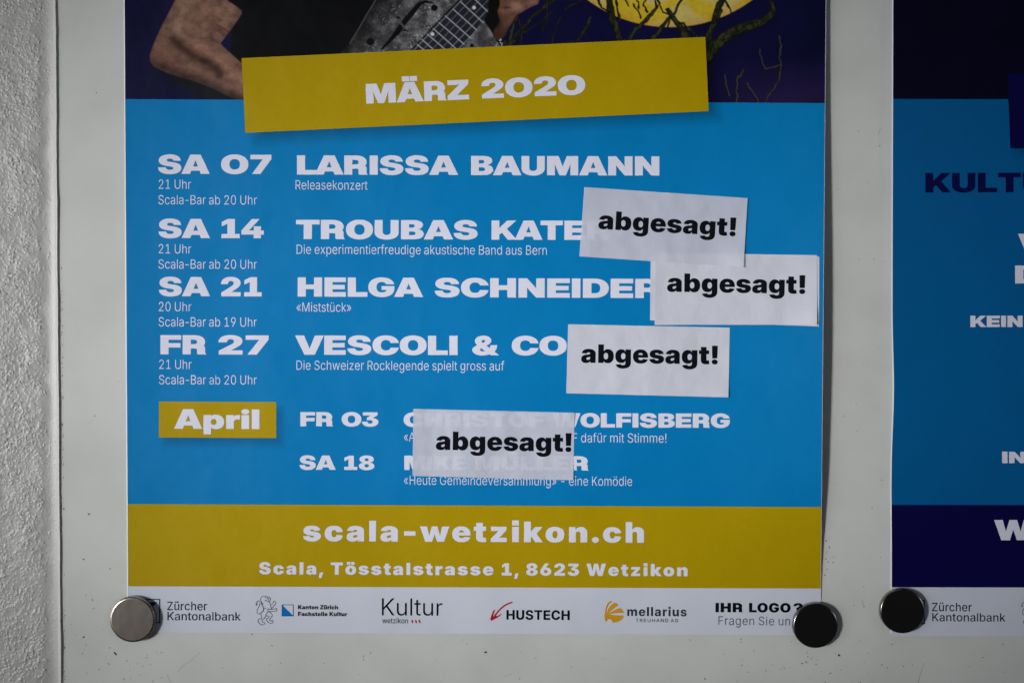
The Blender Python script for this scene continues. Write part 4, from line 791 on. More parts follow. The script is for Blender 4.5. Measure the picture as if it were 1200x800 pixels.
Hp = Hp * (1 - .88 * sstep(44, 60, Up)) + 0.0013 * (np.clip(Up - 48, 0, None) / 15) ** 2 * .65 - 0.0001 * sstep(40, 50, Up)
Pl = Parr(Xp, Yp, Hp).reshape(-1, 3)
wall = link_mesh('plaster_wall', Pl, gridfaces(len(xs) - 1, len(ys) - 1), M_plaster, origin=P(0, 830, 0))
tag(wall, 'rough white painted roughcast plaster left of the board', 'wall')
# coarse continuation of the plaster above, below and to the left
def coarse(x0, x1, y0, y1, nx, ny):
    Y, X = np.meshgrid(np.linspace(y0, y1, ny + 1), np.linspace(x0, x1, nx + 1), indexing='ij')
    H = 0.0012 + 0.0006 * fbm(X / 9, Y / 9, 77, 3)
    return Parr(X + (edge_x(Y) - 66), Y, H).reshape(-1, 3), gridfaces(nx, ny)
vv, fq, b = [], [], 0
for a in [(-700, 63, -600, -29.5, 150, 120), (-700, 63, 831, 1300, 150, 100), (-700, -89.5, -29.5, 831, 120, 170)]:
    v, f = coarse(*a); vv.append(v); fq.append(f + b); b += len(v)
link_mesh('plaster_surface', np.concatenate(vv), np.concatenate(fq), M_plaster, wall)
# the painted bead that seals plaster to board
ring = []
ysb = np.arange(-600, 1300, 3.0)
prof = [(-3.6, .0007), (-2.6, .0010), (-1.6, .0013), (-.9, .0015), (-.4, .00145), (0, .0010), (.35, .0002), (.6, -.001)]
Yq, K = np.meshgrid(ysb, np.arange(len(prof)), indexing='ij')
dxp = np.array([p[0] for p in prof])[K]; hp = np.array([p[1] for p in prof])[K]
wv = 0.6 * (noise(Yq / 40, 0 * Yq, 31) - .5) + .25 * (noise(Yq / 9, 0 * Yq, 33) - .5)
link_mesh('edge_bead', Parr(edge_x(Yq) + dxp + wv * (K > 0), Yq, hp * (1 + .25 * wv)).reshape(-1, 3),
          gridfaces(len(prof) - 1, len(ysb) - 1), M_bead, wall)

# ---------------------------------------------------------------- the left poster
def bell(y, c, w): return np.exp(-((y - c) / w) ** 2)
def surf1(x, y):
    """height of the left poster above the board, metres"""
    right = np.clip((x - 790) / 178, 0, None) ** 2
    prof = 0.0030 + 0.0066 * bell(y, 390, 250)
    prof = prof * (1 - sstep(540, 715, y))
    left = np.clip((215 - x) / 70, 0, None) ** 2
    h = 0.0006 + right * prof + left * 0.0008 * (1 - sstep(600, 700, y))
    h = h + 0.0012 * bell(y, 250, 300) * np.sin(np.clip((x - 147) / 820, 0, 1) * math.pi)
    h = h + 0.0007 * np.exp(-((x - 560 - (y - 700) * .5) / 42) ** 2) * sstep(560, 720, y)
    return h
q1 = [(146.0, -415), (971.5, -415), (962.0, 743.7), (149.4, 740.3)]
def side(q, y):          # left and right edge of the sheet at height y
    t = (y - q[0][1]) / (q[3][1] - q[0][1])
    return q[0][0] + (q[3][0] - q[0][0]) * t, q[1][0] + (q[2][0] - q[1][0]) * t
poster = empty('poster', P(555, 742, 0))
tag(poster, 'blue and yellow March 2020 event poster with four cancelled slips on it', 'poster')
q1 = [(142.3, -415), (972.0, -411), (961.6, 743.7), (149.2, 740.3)]
sheet('paper', q1, M_paper, surf1, 0.00022, 5.0, poster)

# printed picture (flat ink): night sky, moon, branches, arm, shirt, steel guitar, hand
def seg(X, Y, pts, w0, w1):
    """soft coverage of a thick poly-line"""
    best = np.full(X.shape, 1e9)
    n = len(pts) - 1
    for i in range(n):
        (ax, ay), (bx, by) = pts[i], pts[i + 1]
        dx, dy = bx - ax, by - ay
        t = np.clip(((X - ax) * dx + (Y - ay) * dy) / (dx * dx + dy * dy + 1e-9), 0, 1)
        d = np.hypot(X - ax - t * dx, Y - ay - t * dy)
        w = (w0 + (w1 - w0) * (i + t) / n) / 2
        best = np.minimum(best, d - w)
    return np.clip(0.5 - best / 1.1, 0, 1)
def poly(X, Y, pts, soft=1.0):
    inside = np.zeros(X.shape, bool)
    d = np.full(X.shape, 1e9)
    for i in range(len(pts)):
        (ax, ay), (bx, by) = pts[i - 1], pts[i]
        c = ((ay <= Y) != (by <= Y))
        xx = ax + (Y - ay) * (bx - ax) / ((by - ay) if by != ay else 1e-9)
        inside ^= c & (xx > X)
        dx, dy = bx - ax, by - ay
        t = np.clip(((X - ax) * dx + (Y - ay) * dy) / (dx * dx + dy * dy + 1e-9), 0, 1)
        d = np.minimum(d, np.hypot(X - ax - t * dx, Y - ay - t * dy))
    sd = np.where(inside, -d, d)
    return np.clip(0.5 - sd / soft, 0, 1)
def over(img, a, c):
    c = np.array(c) if not isinstance(c, np.ndarray) else c
    return img * (1 - a[..., None]) + c * a[..., None]

ARM = [(222, -60), (206, -1), (198, 15), (190, 30), (183, 45), (178, 57), (175.6, 65), (176, 72), (180, 78), (188, 82), (200, 87), (216, 92), (232, 97),
       (248, 103), (262, 110), (275, 116), (300, 125), (300, 86), (284, 75), (275, 67), (266, 59), (258, 51), (263, 45), (272, 33), (279, 23), (283.5, 16), (283, 12.5),
       (278, 8.5), (264, -1), (300, -60)]
BANNER = [(283, 68.4), (826.7, 43.5), (830.4, 130.4), (287.6, 155.8)]
APRIL = [(186.4, 470.3), (323.6, 470.8), (323.6, 513), (186.2, 512.3)]
GUITAR = [(384, 72), (398, 63), (410, 52), (416, 43), (422, 33), (429, 19.5), (436, 8), (443, -2), (470, -40), (590, -40), (565, 20), (568.5, 27), (575, 36), (585, 53), (590, 64), (590, 75)]
FRET = [(480, 62), (541, -2), (570, -32), (600, -32), (578, 9), (541, 57), (536, 66)]
HAND = [(584, -30), (640, -30), (632, 0), (630, 5), (623, 8), (614, 13), (605, 18), (601, 25), (596, 33), (591, 43), (585, 48), (578, 44), (579, 36), (586, 25), (583, 14), (586, 6)]
BR0 = [([(714, -3), (717, 20), (722, 32), (726, 45), (728, 54)], 5.5, 6.5), ([(721, -3), (725, 12), (728, 24)], 1.6, 1.4),
      ([(737, 47), (745, 34), (757, 24), (765, 15), (769, 8), (768, -3)], 3.6, 1.4), ([(752, 20), (747, 10), (743, 5)], 1.3, .9), ([(747, -3), (750, 9)], 1.2, 1.2),
      ([(764, 46), (772, 36), (780, 26), (785, 19)], 3.6, 1.6), ([(806, 46), (797, 31), (790, 22), (783, 10)], 7.0, 2.6),
      ([(785, 17), (777, 13), (775, 7)], 1.3, 1.0), ([(788, 18), (795, 7), (803, -3)], 2.2, 1.4), ([(783, 30), (786, 20)], 1.2, 1),
      ([(829, 47), (833, 35), (838, 26), (841, 12), (848, -3)], 4.4, 5.6), ([(849, -3), (857, 14)], 1.2, .9),
      ([(829, 66), (838, 53), (850, 43), (866, 34), (880, 30), (893, 26), (902, 19), (907, 11), (903, 2)], 12.0, 3.4),
      ([(913, 42), (915, 52), (914, 68), (915, 82), (913, 94), (905, 107), (896, 121)], 1.5, 1.2), ([(914, 77), (905, 79), (898, 81), (893, 71), (890, 57)], 1.2, 1.1),
      ([(849, 88), (851, 98), (854, 112)], 1.3, 1.5), ([(871, 82), (865, 92), (863, 105), (864, 121)], 1.3, 1.8), ([(876, 98), (882, 109), (890, 121)], 1.2, 2.0),
      ([(592, 62), (601, 48), (615, 30), (630, 14), (652, -2)], 4.6, 2.2), ([(596, 54), (601, 34), (608, 14)], 3.6, 1.4), ([(588, 46), (600, 58)], 2, 2),
      ([(648, 54), (649, 42), (653, 28), (657, 20)], 1.8, 1.3), ([(662, 12), (670, 6), (681, 1)], 1.6, 1.0), ([(676, 49), (685, 35), (693, 21)], 2.2, 2.6),
      ([(641, -3), (640, 28)], 2.6, 1.0), ([(663, 50), (672, 48)], 1, 1),
      ([(700, -3), (706, 8), (716, 14)], 1.4, 1.0), ([(733, -3), (736, 6)], 1.0, .8), ([(757, -3), (755, 6), (760, 14)], 1.2, 1.0), ([(771, -3), (773, 4), (770, 9)], 1.4, 1.2),
      ([(796, 6), (800, -3)], 1.2, 1.0), ([(809, 36), (801, 27), (796, 27)], 2.2, 1.0), ([(820, 47), (812, 38), (806, 34)], 2.0, 1.4),
      ([(838, 26), (844, 21), (846, 12)], 1.6, 1.2), ([(866, 34), (874, 27), (888, 24)], 4.0, 2.0), ([(850, 43), (862, 40), (876, 33)], 3.4, 1.6),
      ([(604, 44), (618, 36), (634, 26), (646, 14)], 1.6, 1.0), ([(610, 60), (612, 40), (608, 22)], 1.8, 1.2), ([(598, 60), (590, 52), (584, 56)], 2.4, 1.6), ([(636, 34), (641, 22)], 1.4, 1.0)]
BR = [(p, w0 * (1.3 if w0 > 2.9 else 1.05), w1 * 1.2) for p, w0, w1 in BR0]
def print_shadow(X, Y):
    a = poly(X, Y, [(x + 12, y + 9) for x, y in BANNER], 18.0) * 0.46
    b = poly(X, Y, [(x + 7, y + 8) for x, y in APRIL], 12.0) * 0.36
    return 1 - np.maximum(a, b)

def picture(X, Y):
    """ink colours of the printed picture and the label of each spot"""
    lab = np.zeros(X.shape, int)
    n1 = fbm(X / 30, Y / 30, 11); n2 = fbm(X / 4, Y / 4, 12)
    sky = np.zeros(X.shape + (3,)) + np.array(ink(10, 10, 50))
    sky = over(sky, sstep(900, 968, X) * .45, ink(2, 6, 30))
    sky = over(sky, sstep(60, 125, Y) * sstep(820, 900, X) * .75, ink(34, 22, 62))
    img = sky * (0.8 + 0.4 * n1[..., None])
    # moon
    R = np.hypot(X - 785, Y + 130)
    m = np.clip(0.5 - (R - 162) / 1.2, 0, 1)
    mc = np.zeros(img.shape) + np.array(ink(190, 164, 40))
    mc = over(mc, sstep(.42, .62, fbm(X / 22 + 3, Y / 15, 13)) * .75, ink(186, 172, 108))
    mc = over(mc, sstep(148, 163, R) * .45, ink(178, 120, 20))
    mc = mc * (0.86 + 0.28 * n2[..., None])
    img = over(img, m, mc); lab[m > .5] = 1
    # branches
    X0, Y0 = X, Y
    X = X0 + 2.6 * (noise(X0 / 4.5, Y0 / 4.5, 28) - .5); Y = Y0 + 2.2 * (noise(X0 / 4.5, Y0 / 4.5, 29) - .5)
    for pts, w0, w1 in BR:
        a = seg(X, Y, [(x - .6, y + .8) for x, y in pts], w0 + 1.2, w1 + 1.0)
        img = over(img, a, ink(14, 15, 12)); lab[a > .5] = 2
        st = .25 + .75 * sstep(.42, .66, fbm(X / 2.6 + Y / 9, Y / 6 - X / 7, 14, 3))
        faint = 0.55 if w0 < 1.9 else 1.0
        a2 = seg(X, Y, pts, w0 * .8, w1 * .75) * st * faint
        img = over(img, a2, ink(50, 52, 30))
        if w0 < 2 and pts[0][0] > 840 and pts[0][1] > 30: img = over(img, seg(X, Y, pts, w0 * .7, w1 * .7) * .6, ink(74, 70, 64))
    X, Y = X0, Y0
    # shirt
    sh = poly(X, Y, [(264, -60), (264, -1), (278, 8.5), (283, 12.5), (283.5, 16), (272, 36), (270, 48), (271, 64), (290, 80), (300, 130), (600, 130), (575, 30), (600, -60)])
    sc = np.zeros(img.shape) + np.array(ink(5, 6, 9))
    sc = sc * (0.6 + 0.9 * fbm(X / 14, Y / 30, 15)[..., None])
    img = over(img, sh, sc); lab[sh > .5] = 3
    # dark cast under the forearm, part of the printed picture
    img = over(img, poly(X, Y, [(178, 76), (200, 84), (240, 96), (290, 116), (290, 122), (240, 116), (200, 98)], 10) * .8 * (1 - sh), ink(14, 16, 14))
    # arm
    a = poly(X, Y, ARM, 1.4)
    skin = np.zeros(img.shape) + np.array(ink(112, 82, 70))
    edge = poly(X, Y, ARM, 22)
    fold = seg(X, Y, [(203, 46), (214, 53), (226, 64), (240, 72), (252, 84), (262, 92), (276, 104)], 1, 1)
    def soft(pts, w, s):
        best = np.full(X.shape, 1e9)
        for i in range(len(pts) - 1):
            (ax, ay), (bx, by) = pts[i], pts[i + 1]
            dx, dy = bx - ax, by - ay
            t = np.clip(((X - ax) * dx + (Y - ay) * dy) / (dx * dx + dy * dy), 0, 1)
            best = np.minimum(best, np.hypot(X - ax - t * dx, Y - ay - t * dy))
        return np.exp(-(best / s) ** 2) * w
    skin = over(skin, np.clip(soft([(216, -5), (212, 22), (206, 40)], .5, 11), 0, 1), ink(138, 108, 92))
    skin = over(skin, np.clip(soft([(240, 10), (262, 14), (274, 12)], .5, 9), 0, 1), ink(140, 104, 88))
    skin = over(skin, np.clip(soft([(222, 54), (246, 62), (268, 78), (284, 92)], .55, 7), 0, 1), ink(142, 104, 86))
    skin = over(skin, np.clip(soft([(182, 76), (215, 90), (250, 104), (285, 120)], .9, 8), 0, 1), ink(44, 34, 30))
    skin = over(skin, np.clip(soft([(203, 46), (212, 55), (226, 66), (244, 74), (258, 86)], .9, 7), 0, 1), ink(48, 31, 27))
    skin = over(skin, np.clip(soft([(184, 62), (192, 70), (205, 76)], .5, 6), 0, 1), ink(98, 60, 56))
    skin = over(skin, np.clip(soft([(248, 26), (256, 34), (262, 40)], .5, 4), 0, 1), ink(84, 46, 42))
    skin = over(skin, np.clip(soft([(255, 30), (264, 35), (269, 39)], .6, 1.2), 0, 1), ink(60, 34, 32))
    skin = over(skin, np.clip(soft([(236, 46), (246, 44), (256, 50)], .5, 1.6), 0, 1), ink(78, 48, 42))
    skin = over(skin, (1 - edge) * .55, ink(60, 44, 40))
    skin = skin * (0.26 + 1.12 * fbm(X / 8, Y / 6, 16)[..., None] + 0.42 * fbm(X / 1.8 + Y / 3, Y / 1.5, 17, 3)[..., None])
    img = over(img, a, skin); lab[a > .5] = 4
    # guitar body
    g = poly(X, Y, GUITAR, 1.5)
    base = 56 + 46 * sstep(.35, .75, fbm(X / 9, Y / 8, 18)) + 34 * (fbm(X / 2.4, Y / 2.2, 27, 3) - .4) + 70 * sstep(.55, .8, fbm(X / 1.5, Y / 1.5, 19, 3)) * sstep(.42, .62, fbm(X / 11, Y / 11, 20))
    base = base * (0.35 + 0.65 * sstep(-4, 34, (X - 400) * .75 + (Y - 62) * .55)) 
    strip = np.clip(np.exp(-(((X - 484) + (Y - 58) + 8) / 7) ** 2), 0, 1)
    base = base + 34 * strip * sstep(.45, .7, fbm(X / 1.6, Y / 1.6, 21))
    base = np.clip(base, 8, 190)
    lin = ((base / 255 + 0.055) / 1.055) ** 2.4 / LIGHT
    gc = np.stack([lin * .98, lin * .98, lin * 1.06], -1)
    img = over(img, g, gc); lab[g > .5] = 5
    img = over(img, seg(X, Y, [(410, 51), (421, 33), (430, 17), (437, 6), (442, -3)], 1, 1) * .5, ink(110, 110, 116))
    for c, r in [((434, 49), 4.6), ((509, 9.5), 4.0), ((466.5, 21), 1.9), ((474.5, 35.7), 1.8), ((553, 53.5), 2.2)]:
        img = over(img, np.clip(.5 - (np.hypot(X - c[0], Y - c[1]) - r) / 1.1, 0, 1), ink(6, 6, 10))
    fh = poly(X, Y, stroke([(447, 58), (455, 50), (466, 37)], 2.0, 6.2)) 
    fh = np.maximum(fh, poly(X, Y, stroke([(464, 40), (474, 26), (485, 13)], 6.4, 6.6)))
    fh = np.maximum(fh, poly(X, Y, stroke([(483, 15), (492, 5), (500, 2.4), (509, 4.4)], 6.8, 1.2)))
    img = over(img, fh, ink(8, 8, 12))
    img = over(img, seg(X, Y, [(466, 23), (475, 34)], 2.2, 2.2), ink(74, 74, 78))
    # fretboard
    f = poly(X, Y, FRET, 1.4)
    img = over(img, f, np.array(ink(30, 33, 42)) * (0.6 + .8 * fbm(X / 5, Y / 5, 22)[..., None])); lab[f > .5] = 6
    img = over(img, seg(X, Y, [(481, 60), (541, -3)], 1.8, 1.8), ink(8, 8, 10))
    for k in range(6):
        x0, y0 = 484.5 + 10.2 * k, 59.5
        b = 1.0 if k in (0, 4, 5) else .55
        img = over(img, seg(X, Y, [(x0, y0), (x0 + 62, y0 - 64.5)], .8, .8) * .62 * b * (f > 0), ink(150, 150, 158))
    for (ax, ay), (bx, by) in [((557, 0), (574.7, 17)), ((539.7, 2.3), (566.5, 27)), ((531, 11), (558.5, 35.5)), ((522, 19), (551, 44.5)), ((514.5, 27), (543.8, 52)),
                               ((508, 34), (534.5, 57.5)), ((501, 40.5), (521, 57.5)), ((494.5, 46.5), (507, 57.5)), ((489, 52.5), (497, 59))]:
        img = over(img, seg(X, Y, [(ax, ay), (bx, by)], 1.0, 1.0) * .8, ink(178, 178, 186))
    for c in [(555.5, 9.3), (506.8, 40.3)]:
        img = over(img, np.clip(.5 - (np.hypot(X - c[0], Y - c[1]) - 2.1) / 1, 0, 1), ink(196, 196, 200))
    # hand
    img = over(img, poly(X, Y, [(574, -10), (590, -10), (596, 30), (588, 50), (582, 48), (570, 26)], 2), ink(8, 7, 8))
    h = poly(X, Y, HAND, 1.5)
    hc = np.zeros(img.shape) + np.array(ink(96, 66, 54))
    hc = over(hc, np.exp(-((X - 604) / 8) ** 2 - ((Y - 8) / 5) ** 2) * .8, ink(160, 124, 108))
    hc = over(hc, np.exp(-((X - 624) / 6) ** 2 - ((Y - 2) / 4) ** 2) * .7, ink(150, 112, 100))
    hc = over(hc, np.exp(-((X - 590) / 5) ** 2 - ((Y - 14) / 3) ** 2) * .7, ink(130, 86, 74))
    hc = over(hc, np.exp(-((X - 594) / 5) ** 2 - ((Y - 9) / 1.6) ** 2) * .8, ink(40, 24, 22))
    hc = over(hc, sstep(20, 42, Y) * .8, ink(52, 30, 20))
    hc = over(hc, np.exp(-((X - 583) / 4.5) ** 2 - ((Y - 27) / 10) ** 2) * .9, ink(12, 9, 9))
    hc = hc * (0.65 + 0.7 * fbm(X / 4, Y / 4, 23)[..., None])
    img = over(img, h, hc); lab[h > .5] = 7
    img = over(img, seg(X, Y, [(586, 46), (588, 52)], 3, 3) * sstep(.4, .6, noise(X / 1.4, Y / 1.4, 24)), ink(170, 170, 175))
    return img, lab

# fine part of the picture, down to the top of the blue field
y_top = lambda x: 116.3 + (x - 147) / 820 * 4.7
xl, xr = side(q1, 0)[0] + .9, side(q1, 0)[1] - .5
nx, nyf = 1180, 200
Vv, Uu = np.meshgrid(np.linspace(0, 1, nyf + 1), np.linspace(0, 1, nx + 1), indexing='ij')
t_ = Vv
XL = side(q1, 0)[0] + 1.3; XR = side(q1, 0)[1] - .5; XL2 = side(q1, 118)[0] + 1.3; XR2 = side(q1, 118)[1] - .5
Xg = (XL + (XL2 - XL) * t_) * (1 - Uu) + (XR + (XR2 - XR) * t_) * Uu
Yg = -20 + (y_top(Xg) + 20) * t_
img, lab = picture(Xg, Yg)
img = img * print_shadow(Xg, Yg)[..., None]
co = Parr(Xg, Yg, surf1(Xg, Yg) + 0.00004).reshape(-1, 3)
allf = gridfaces(nx, nyf)
cl = lab[:-1, :-1].ravel()
cols = img.reshape(-1, 3)
cl = np.where((cl == 0) & (Xg[:-1, :-1].ravel() > 560), 9, cl)
cl = np.where((cl == 0) & (Xg[:-1, :-1].ravel() > 250) & (Xg[:-1, :-1].ravel() < 320), 8, cl)
for k, nm, lb in [(8, 'night_sky_print', 'sliver of night sky between the bent arm and the shirt'), (0, 'night_sky_print', 'dark navy night sky printed left of the bent arm'), (9, 'night_sky_print', 'dark navy night sky printed round the moon'), (1, 'moon_print', 'big yellow moon printed at the top'),
                  (2, 'branch_print', 'bare dark olive branches printed over sky and moon'), (3, 'shirt_print', 'black shirt of the printed guitarist'),
                  (4, 'arm_print', 'bent bare arm of the printed guitarist'), (5, 'guitar_print', 'worn grey steel guitar body with an f-shaped hole'),
                  (6, 'fretboard_print', 'dark fretboard with pale frets and strings'), (7, 'hand_print', 'hand of the printed guitarist at the guitar neck')]:
    fk = allf[cl == k]
    used = np.unique(fk)
    remap = np.zeros(len(co), int); remap[used] = np.arange(len(used))
    tag(link_mesh(nm, co[used], remap[fk], M_ink_attr, poster, cols[used]), lb)
# the picture goes on above, seen only from elsewhere
qa = [(q1[0][0] + .9, -412), (q1[1][0] - .6, -409), (XR, -20), (XL, -20)]
patch(poster, 'night_sky_print', qa, M_ink_attr, surf1, 0.00004, 5.0, lambda X, Y: picture(X, Y)[0])

def lit_paper_edge(par, q, surf, wob, w):  # strip of paper edge, whitened to paint in its lit line
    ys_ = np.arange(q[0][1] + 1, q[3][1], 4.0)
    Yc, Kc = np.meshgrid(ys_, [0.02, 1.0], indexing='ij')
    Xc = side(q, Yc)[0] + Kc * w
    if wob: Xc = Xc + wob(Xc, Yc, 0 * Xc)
    link_mesh('lit_paper_edge', Parr(Xc, Yc, surf(Xc, Yc) + .00003 + .00012 * Kc).reshape(-1, 3), gridfaces(1, len(ys_) - 1), M_lit_edge, par)
lit_paper_edge(poster, q1, surf1, None, 1.25)

# blue field
BLUE = np.array(ink(0, 113, 173))
def blue_paint(X, Y):
    c = np.zeros(X.shape + (3,)) + BLUE
    c = c * (0.97 + 0.06 * fbm(X / 60, Y / 60, 25)[..., None])
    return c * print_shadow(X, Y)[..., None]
yb = lambda x: 590.2 + (x - 149) / 815 * 3.6
sl = lambda y: side(q1, y)[0] + 1.3
sr = lambda y: side(q1, y)[1] - .4
qb = [(sl(116), y_top(sl(116))), (sr(121), y_top(sr(121))), (sr(593), yb(963)), (sl(590), yb(149))]
blue = patch(poster, 'blue_field', qb, M_ink_attr, surf1, 0.00004, 2.4, blue_paint)
yw = lambda x: 686.4 + (x - 149) / 815 * 2.7
qy = [qb[3], qb[2], (sr(689), yw(963)), (sl(686), yw(149))]
band = patch(poster, 'yellow_band', qy, M_yellow, surf1, 0.00004, 5.0)

ban = patch(poster, 'month_banner', BANNER, M_yellow, surf1, 0.00014, 5.0); tag(ban, 'tilted yellow banner reading MÄRZ 2020')
lettering(ban, 'banner_lettering', [('wide', 'MÄRZ', 429.3, 121.7, 549.9, 116.5, 23, 0), ('wide', '2020', 564.6, 115.7, 686.3, 110.6, 22.6, 0)], M_white_ink, surf1, .00022)
apr = patch(poster, 'month_label', APRIL, M_yellow, surf1, 0.00008, 5.0); tag(apr, 'small yellow label reading April')
lettering(apr, 'label_lettering', [('wide', 'April', 204, 502, 304, 502.4, 22.8, 10)], M_white_ink, surf1, .00022)

W_ = 'wide'; L_ = 'light'
CB = 22.4; CS = 16.6; CL = 10.7
dates = [[(W_, 'SA', 185.4, 203.7, 245.8, 203.8, CB, -8), (W_, '07', 259, 203.8, 318, 204, CB, 0)],
         [(W_, 'SA', 185.8, 278.8, 246, 279, CB, -8), (W_, '14', 259.6, 279, 309.2, 279.2, CB, 0)],
         [(W_, 'SA', 186.2, 346.9, 246.2, 347, CB, -8), (W_, '21', 259, 347.1, 306.6, 347.2, CB, 0)],
         [(W_, 'FR', 188, 415, 241.6, 415.1, CB, 0), (W_, '27', 256, 415.2, 314.8, 415.3, CB, 0)],
         [(W_, 'FR', 352, 499.2, 390.2, 499.3, CS, 0), (W_, '03', 400.4, 499.4, 443.4, 499.5, CS, 0)],
         [(W_, 'SA', 351, 550, 393.4, 550.1, CS, -8), (W_, '18', 403.4, 550.2, 438.8, 550.3, CS, 0)]]
for d in dates: lettering(poster, 'date_lettering', d, M_white_ink, surf1)
times = [[(L_, '21 Uhr', 186, 221.2, 223.8, 221.3, CL, 10), (L_, 'Scala-Bar ab 20 Uhr', 185.6, 239.4, 301, 239.7, CL, 10)],
         [(L_, '21 Uhr', 186, 296.8, 224, 297, CL, 10), (L_, 'Scala-Bar ab 20 Uhr', 185.8, 314.7, 301, 315, CL, 10)],
         [(L_, '20 Uhr', 186.2, 364.4, 224.2, 364.6, CL, 10), (L_, 'Scala-Bar ab 19 Uhr', 186, 382.3, 300.8, 382.6, CL, 10)],
         [(L_, '21 Uhr', 186.6, 432, 224.4, 432.2, CL, 10), (L_, 'Scala-Bar ab 20 Uhr', 186.4, 450, 300.8, 450.3, CL, 10)]]
for d in times: lettering(poster, 'time_lettering', d, M_white_ink, surf1)
titles = [[(W_, 'LARISSA', 348, 204.6, 536.8, 205, CB, 4), (W_, 'BAUMANN', 552, 205.2, 772.6, 205.8, CB, 4)],
          [(W_, 'TROUBAS', 346.8, 280, 559.6, 280.6, CB, 4), (W_, 'KATER', 576, 280.8, 714, 281.2, CB, 4)],
          [(W_, 'HELGA', 348.8, 347.4, 495.8, 347.8, CB, 4), (W_, 'SCHNEIDER', 509.4, 348, 773.5, 349.2, CB, 4)],
          [(W_, 'VESCOLI', 345.8, 415.4, 536.2, 415.8, CB, 4), (W_, '&', 553.4, 415.9, 585, 416, CB, 0), (W_, 'CO', 599.6, 416, 664.2, 416.2, CB, 4)],
          [(W_, 'CHRISTOF', 473, 499.8, 638, 500.3, CS, 4), (W_, 'WOLFISBERG', 647, 500.4, 855.2, 501, CS, 4)],
          [(W_, 'MIKE', 473.8, 550.2, 546, 550.4, CS, 4), (W_, 'MÜLLER', 557, 550.4, 689.6, 550.9, CS, 4)]]
for d in titles: lettering(poster, 'title_lettering', d, M_white_ink, surf1)
subs = [[(L_, 'Releasekonzert', 346.4, 222, 430.6, 222.4, CL, 10)],
        [(L_, 'Die experimentierfreudige akustische Band aus Bern', 347.6, 297.4, 640.8, 298.6, CL, 10)],
        [(L_, '«Miststück»', 347.4, 365, 411.6, 365.2, CL, 10)],
        [(L_, 'Die Schweizer Rocklegende spielt gross auf', 347.4, 433, 590.8, 433.9, CL, 10)],
        [(L_, '«A', 473.4, 516.8, 486, 516.9, CL, 10)],
        [(L_, 'F', 671.2, 518, 676.4, 518, CL, 10), (L_, 'dafür mit Stimme!', 681, 518, 780.9, 518.4, CL, 10)],
        [(L_, '«Heute Gemeindeversammlung» - eine Komödie', 473.2, 567.6, 740.8, 568.9, CL, 10)]]
for d in subs: lettering(poster, 'subtitle_lettering', d, M_white_ink, surf1)
lettering(band, 'web_address_lettering', [('black', 'scala-wetzikon.ch', 355, 633.5, 754.6, 635.4, 24.0, 70)], M_white_ink, surf1)
lettering(band, 'street_address_lettering', [('black', 'Scala, Tösstalstrasse 1, 8623 Wetzikon', 303.6, 672.4, 805.8, 674.7, 14.2, 90)], M_white_ink, surf1)

def bank_logo(par, surf, dx, dy):
    a = empty('bank_logo', P(159 + dx, 730 + dy, surf(200 + dx, 720 + dy)), par)
    sq = []
    x0, x1, y0, y1, w = 159.5 + dx, 187.7 + dx, 701.2 + dy, 729.6 + dy, 1.25
    sq = [[(x0, y0), (x1, y0), (x1, y0 + w), (x0, y0 + w)], [(x0, y1 - w), (x1, y1 - w), (x1, y1), (x0, y1)],
          [(x0, y0 + w), (x0 + w, y0 + w), (x0 + w, y1 - w), (x0, y1 - w)], [(x1 - w, y0 + w), (x1, y0 + w), (x1, y1 - w), (x1 - w, y1 - w)],
          [(163 + dx, 704.8 + dy), (184.3 + dx, 704.8 + dy), (174 + dx, 716 + dy)], [(163 + dx, 726 + dy), (184.3 + dx, 726 + dy), (174 + dx, 714.8 + dy)]]
    drawing(a, 'square_emblem', sq, M_petrol, surf)
    lettering(a, 'bank_lettering', [('sans', 'Zürcher', 195.9 + dx, 714.4 + dy, 242.6 + dx, 714.6 + dy, 9.9, 0),
                                    ('sans', 'Kantonalbank', 196.2 + dx, 726.2 + dy, 282 + dx, 726.6 + dy, 9.7, 0)], M_bank_ink, surf)
    return a
bank_logo(poster, surf1, 0, 0)

# the rampant lion in outline and the blue-white shield of the canton
z = lambda pts: [(300 + x / 16, 690 + y / 16) for x, y in pts]
lion = [[(100, 300), (100, 240), (85, 200), (100, 150), (130, 130), (175, 128), (215, 140), (250, 150), (268, 180), (262, 215), (240, 235), (215, 225), (180, 205), (160, 215)],
        [(165, 150), (190, 165), (215, 160), (235, 175)], [(215, 185), (245, 200)],
        [(240, 240), (262, 260), (275, 290), (300, 280), (330, 230), (350, 225), (370, 245), (360, 280), (320, 330), (295, 355), (280, 330), (272, 300)],
        [(295, 360), (260, 375), (225, 375), (200, 380)], [(215, 370), (300, 375), (350, 370), (375, 355), (392, 375), (385, 400), (350, 410), (290, 415), (240, 410), (222, 395)],
        [(100, 240), (125, 280), (130, 330), (160, 355), (190, 350)], [(130, 330), (145, 370), (140, 400), (110, 430), (80, 455), (45, 460), (22, 430), (25, 380), (50, 330), (70, 280), (70, 235), (50, 215), (20, 235), (5, 260), (0, 300), (15, 290), (30, 260)],
        [(150, 370), (120, 420), (90, 445), (95, 490), (105, 530), (95, 550), (50, 560), (40, 600), (70, 645), (110, 665), (155, 655), (160, 620), (130, 620), (110, 600), (120, 565), (160, 545), (180, 500), (185, 470)],
        [(235, 400), (210, 440), (185, 475), (200, 500), (235, 500), (240, 530), (205, 550), (200, 580), (240, 625), (290, 640), (318, 615), (310, 585), (280, 595), (255, 575), (265, 550), (300, 510), (300, 470), (270, 440), (240, 425)]]
canton = empty('canton_logo', P(330, 732, surf1(330, 732)), poster)
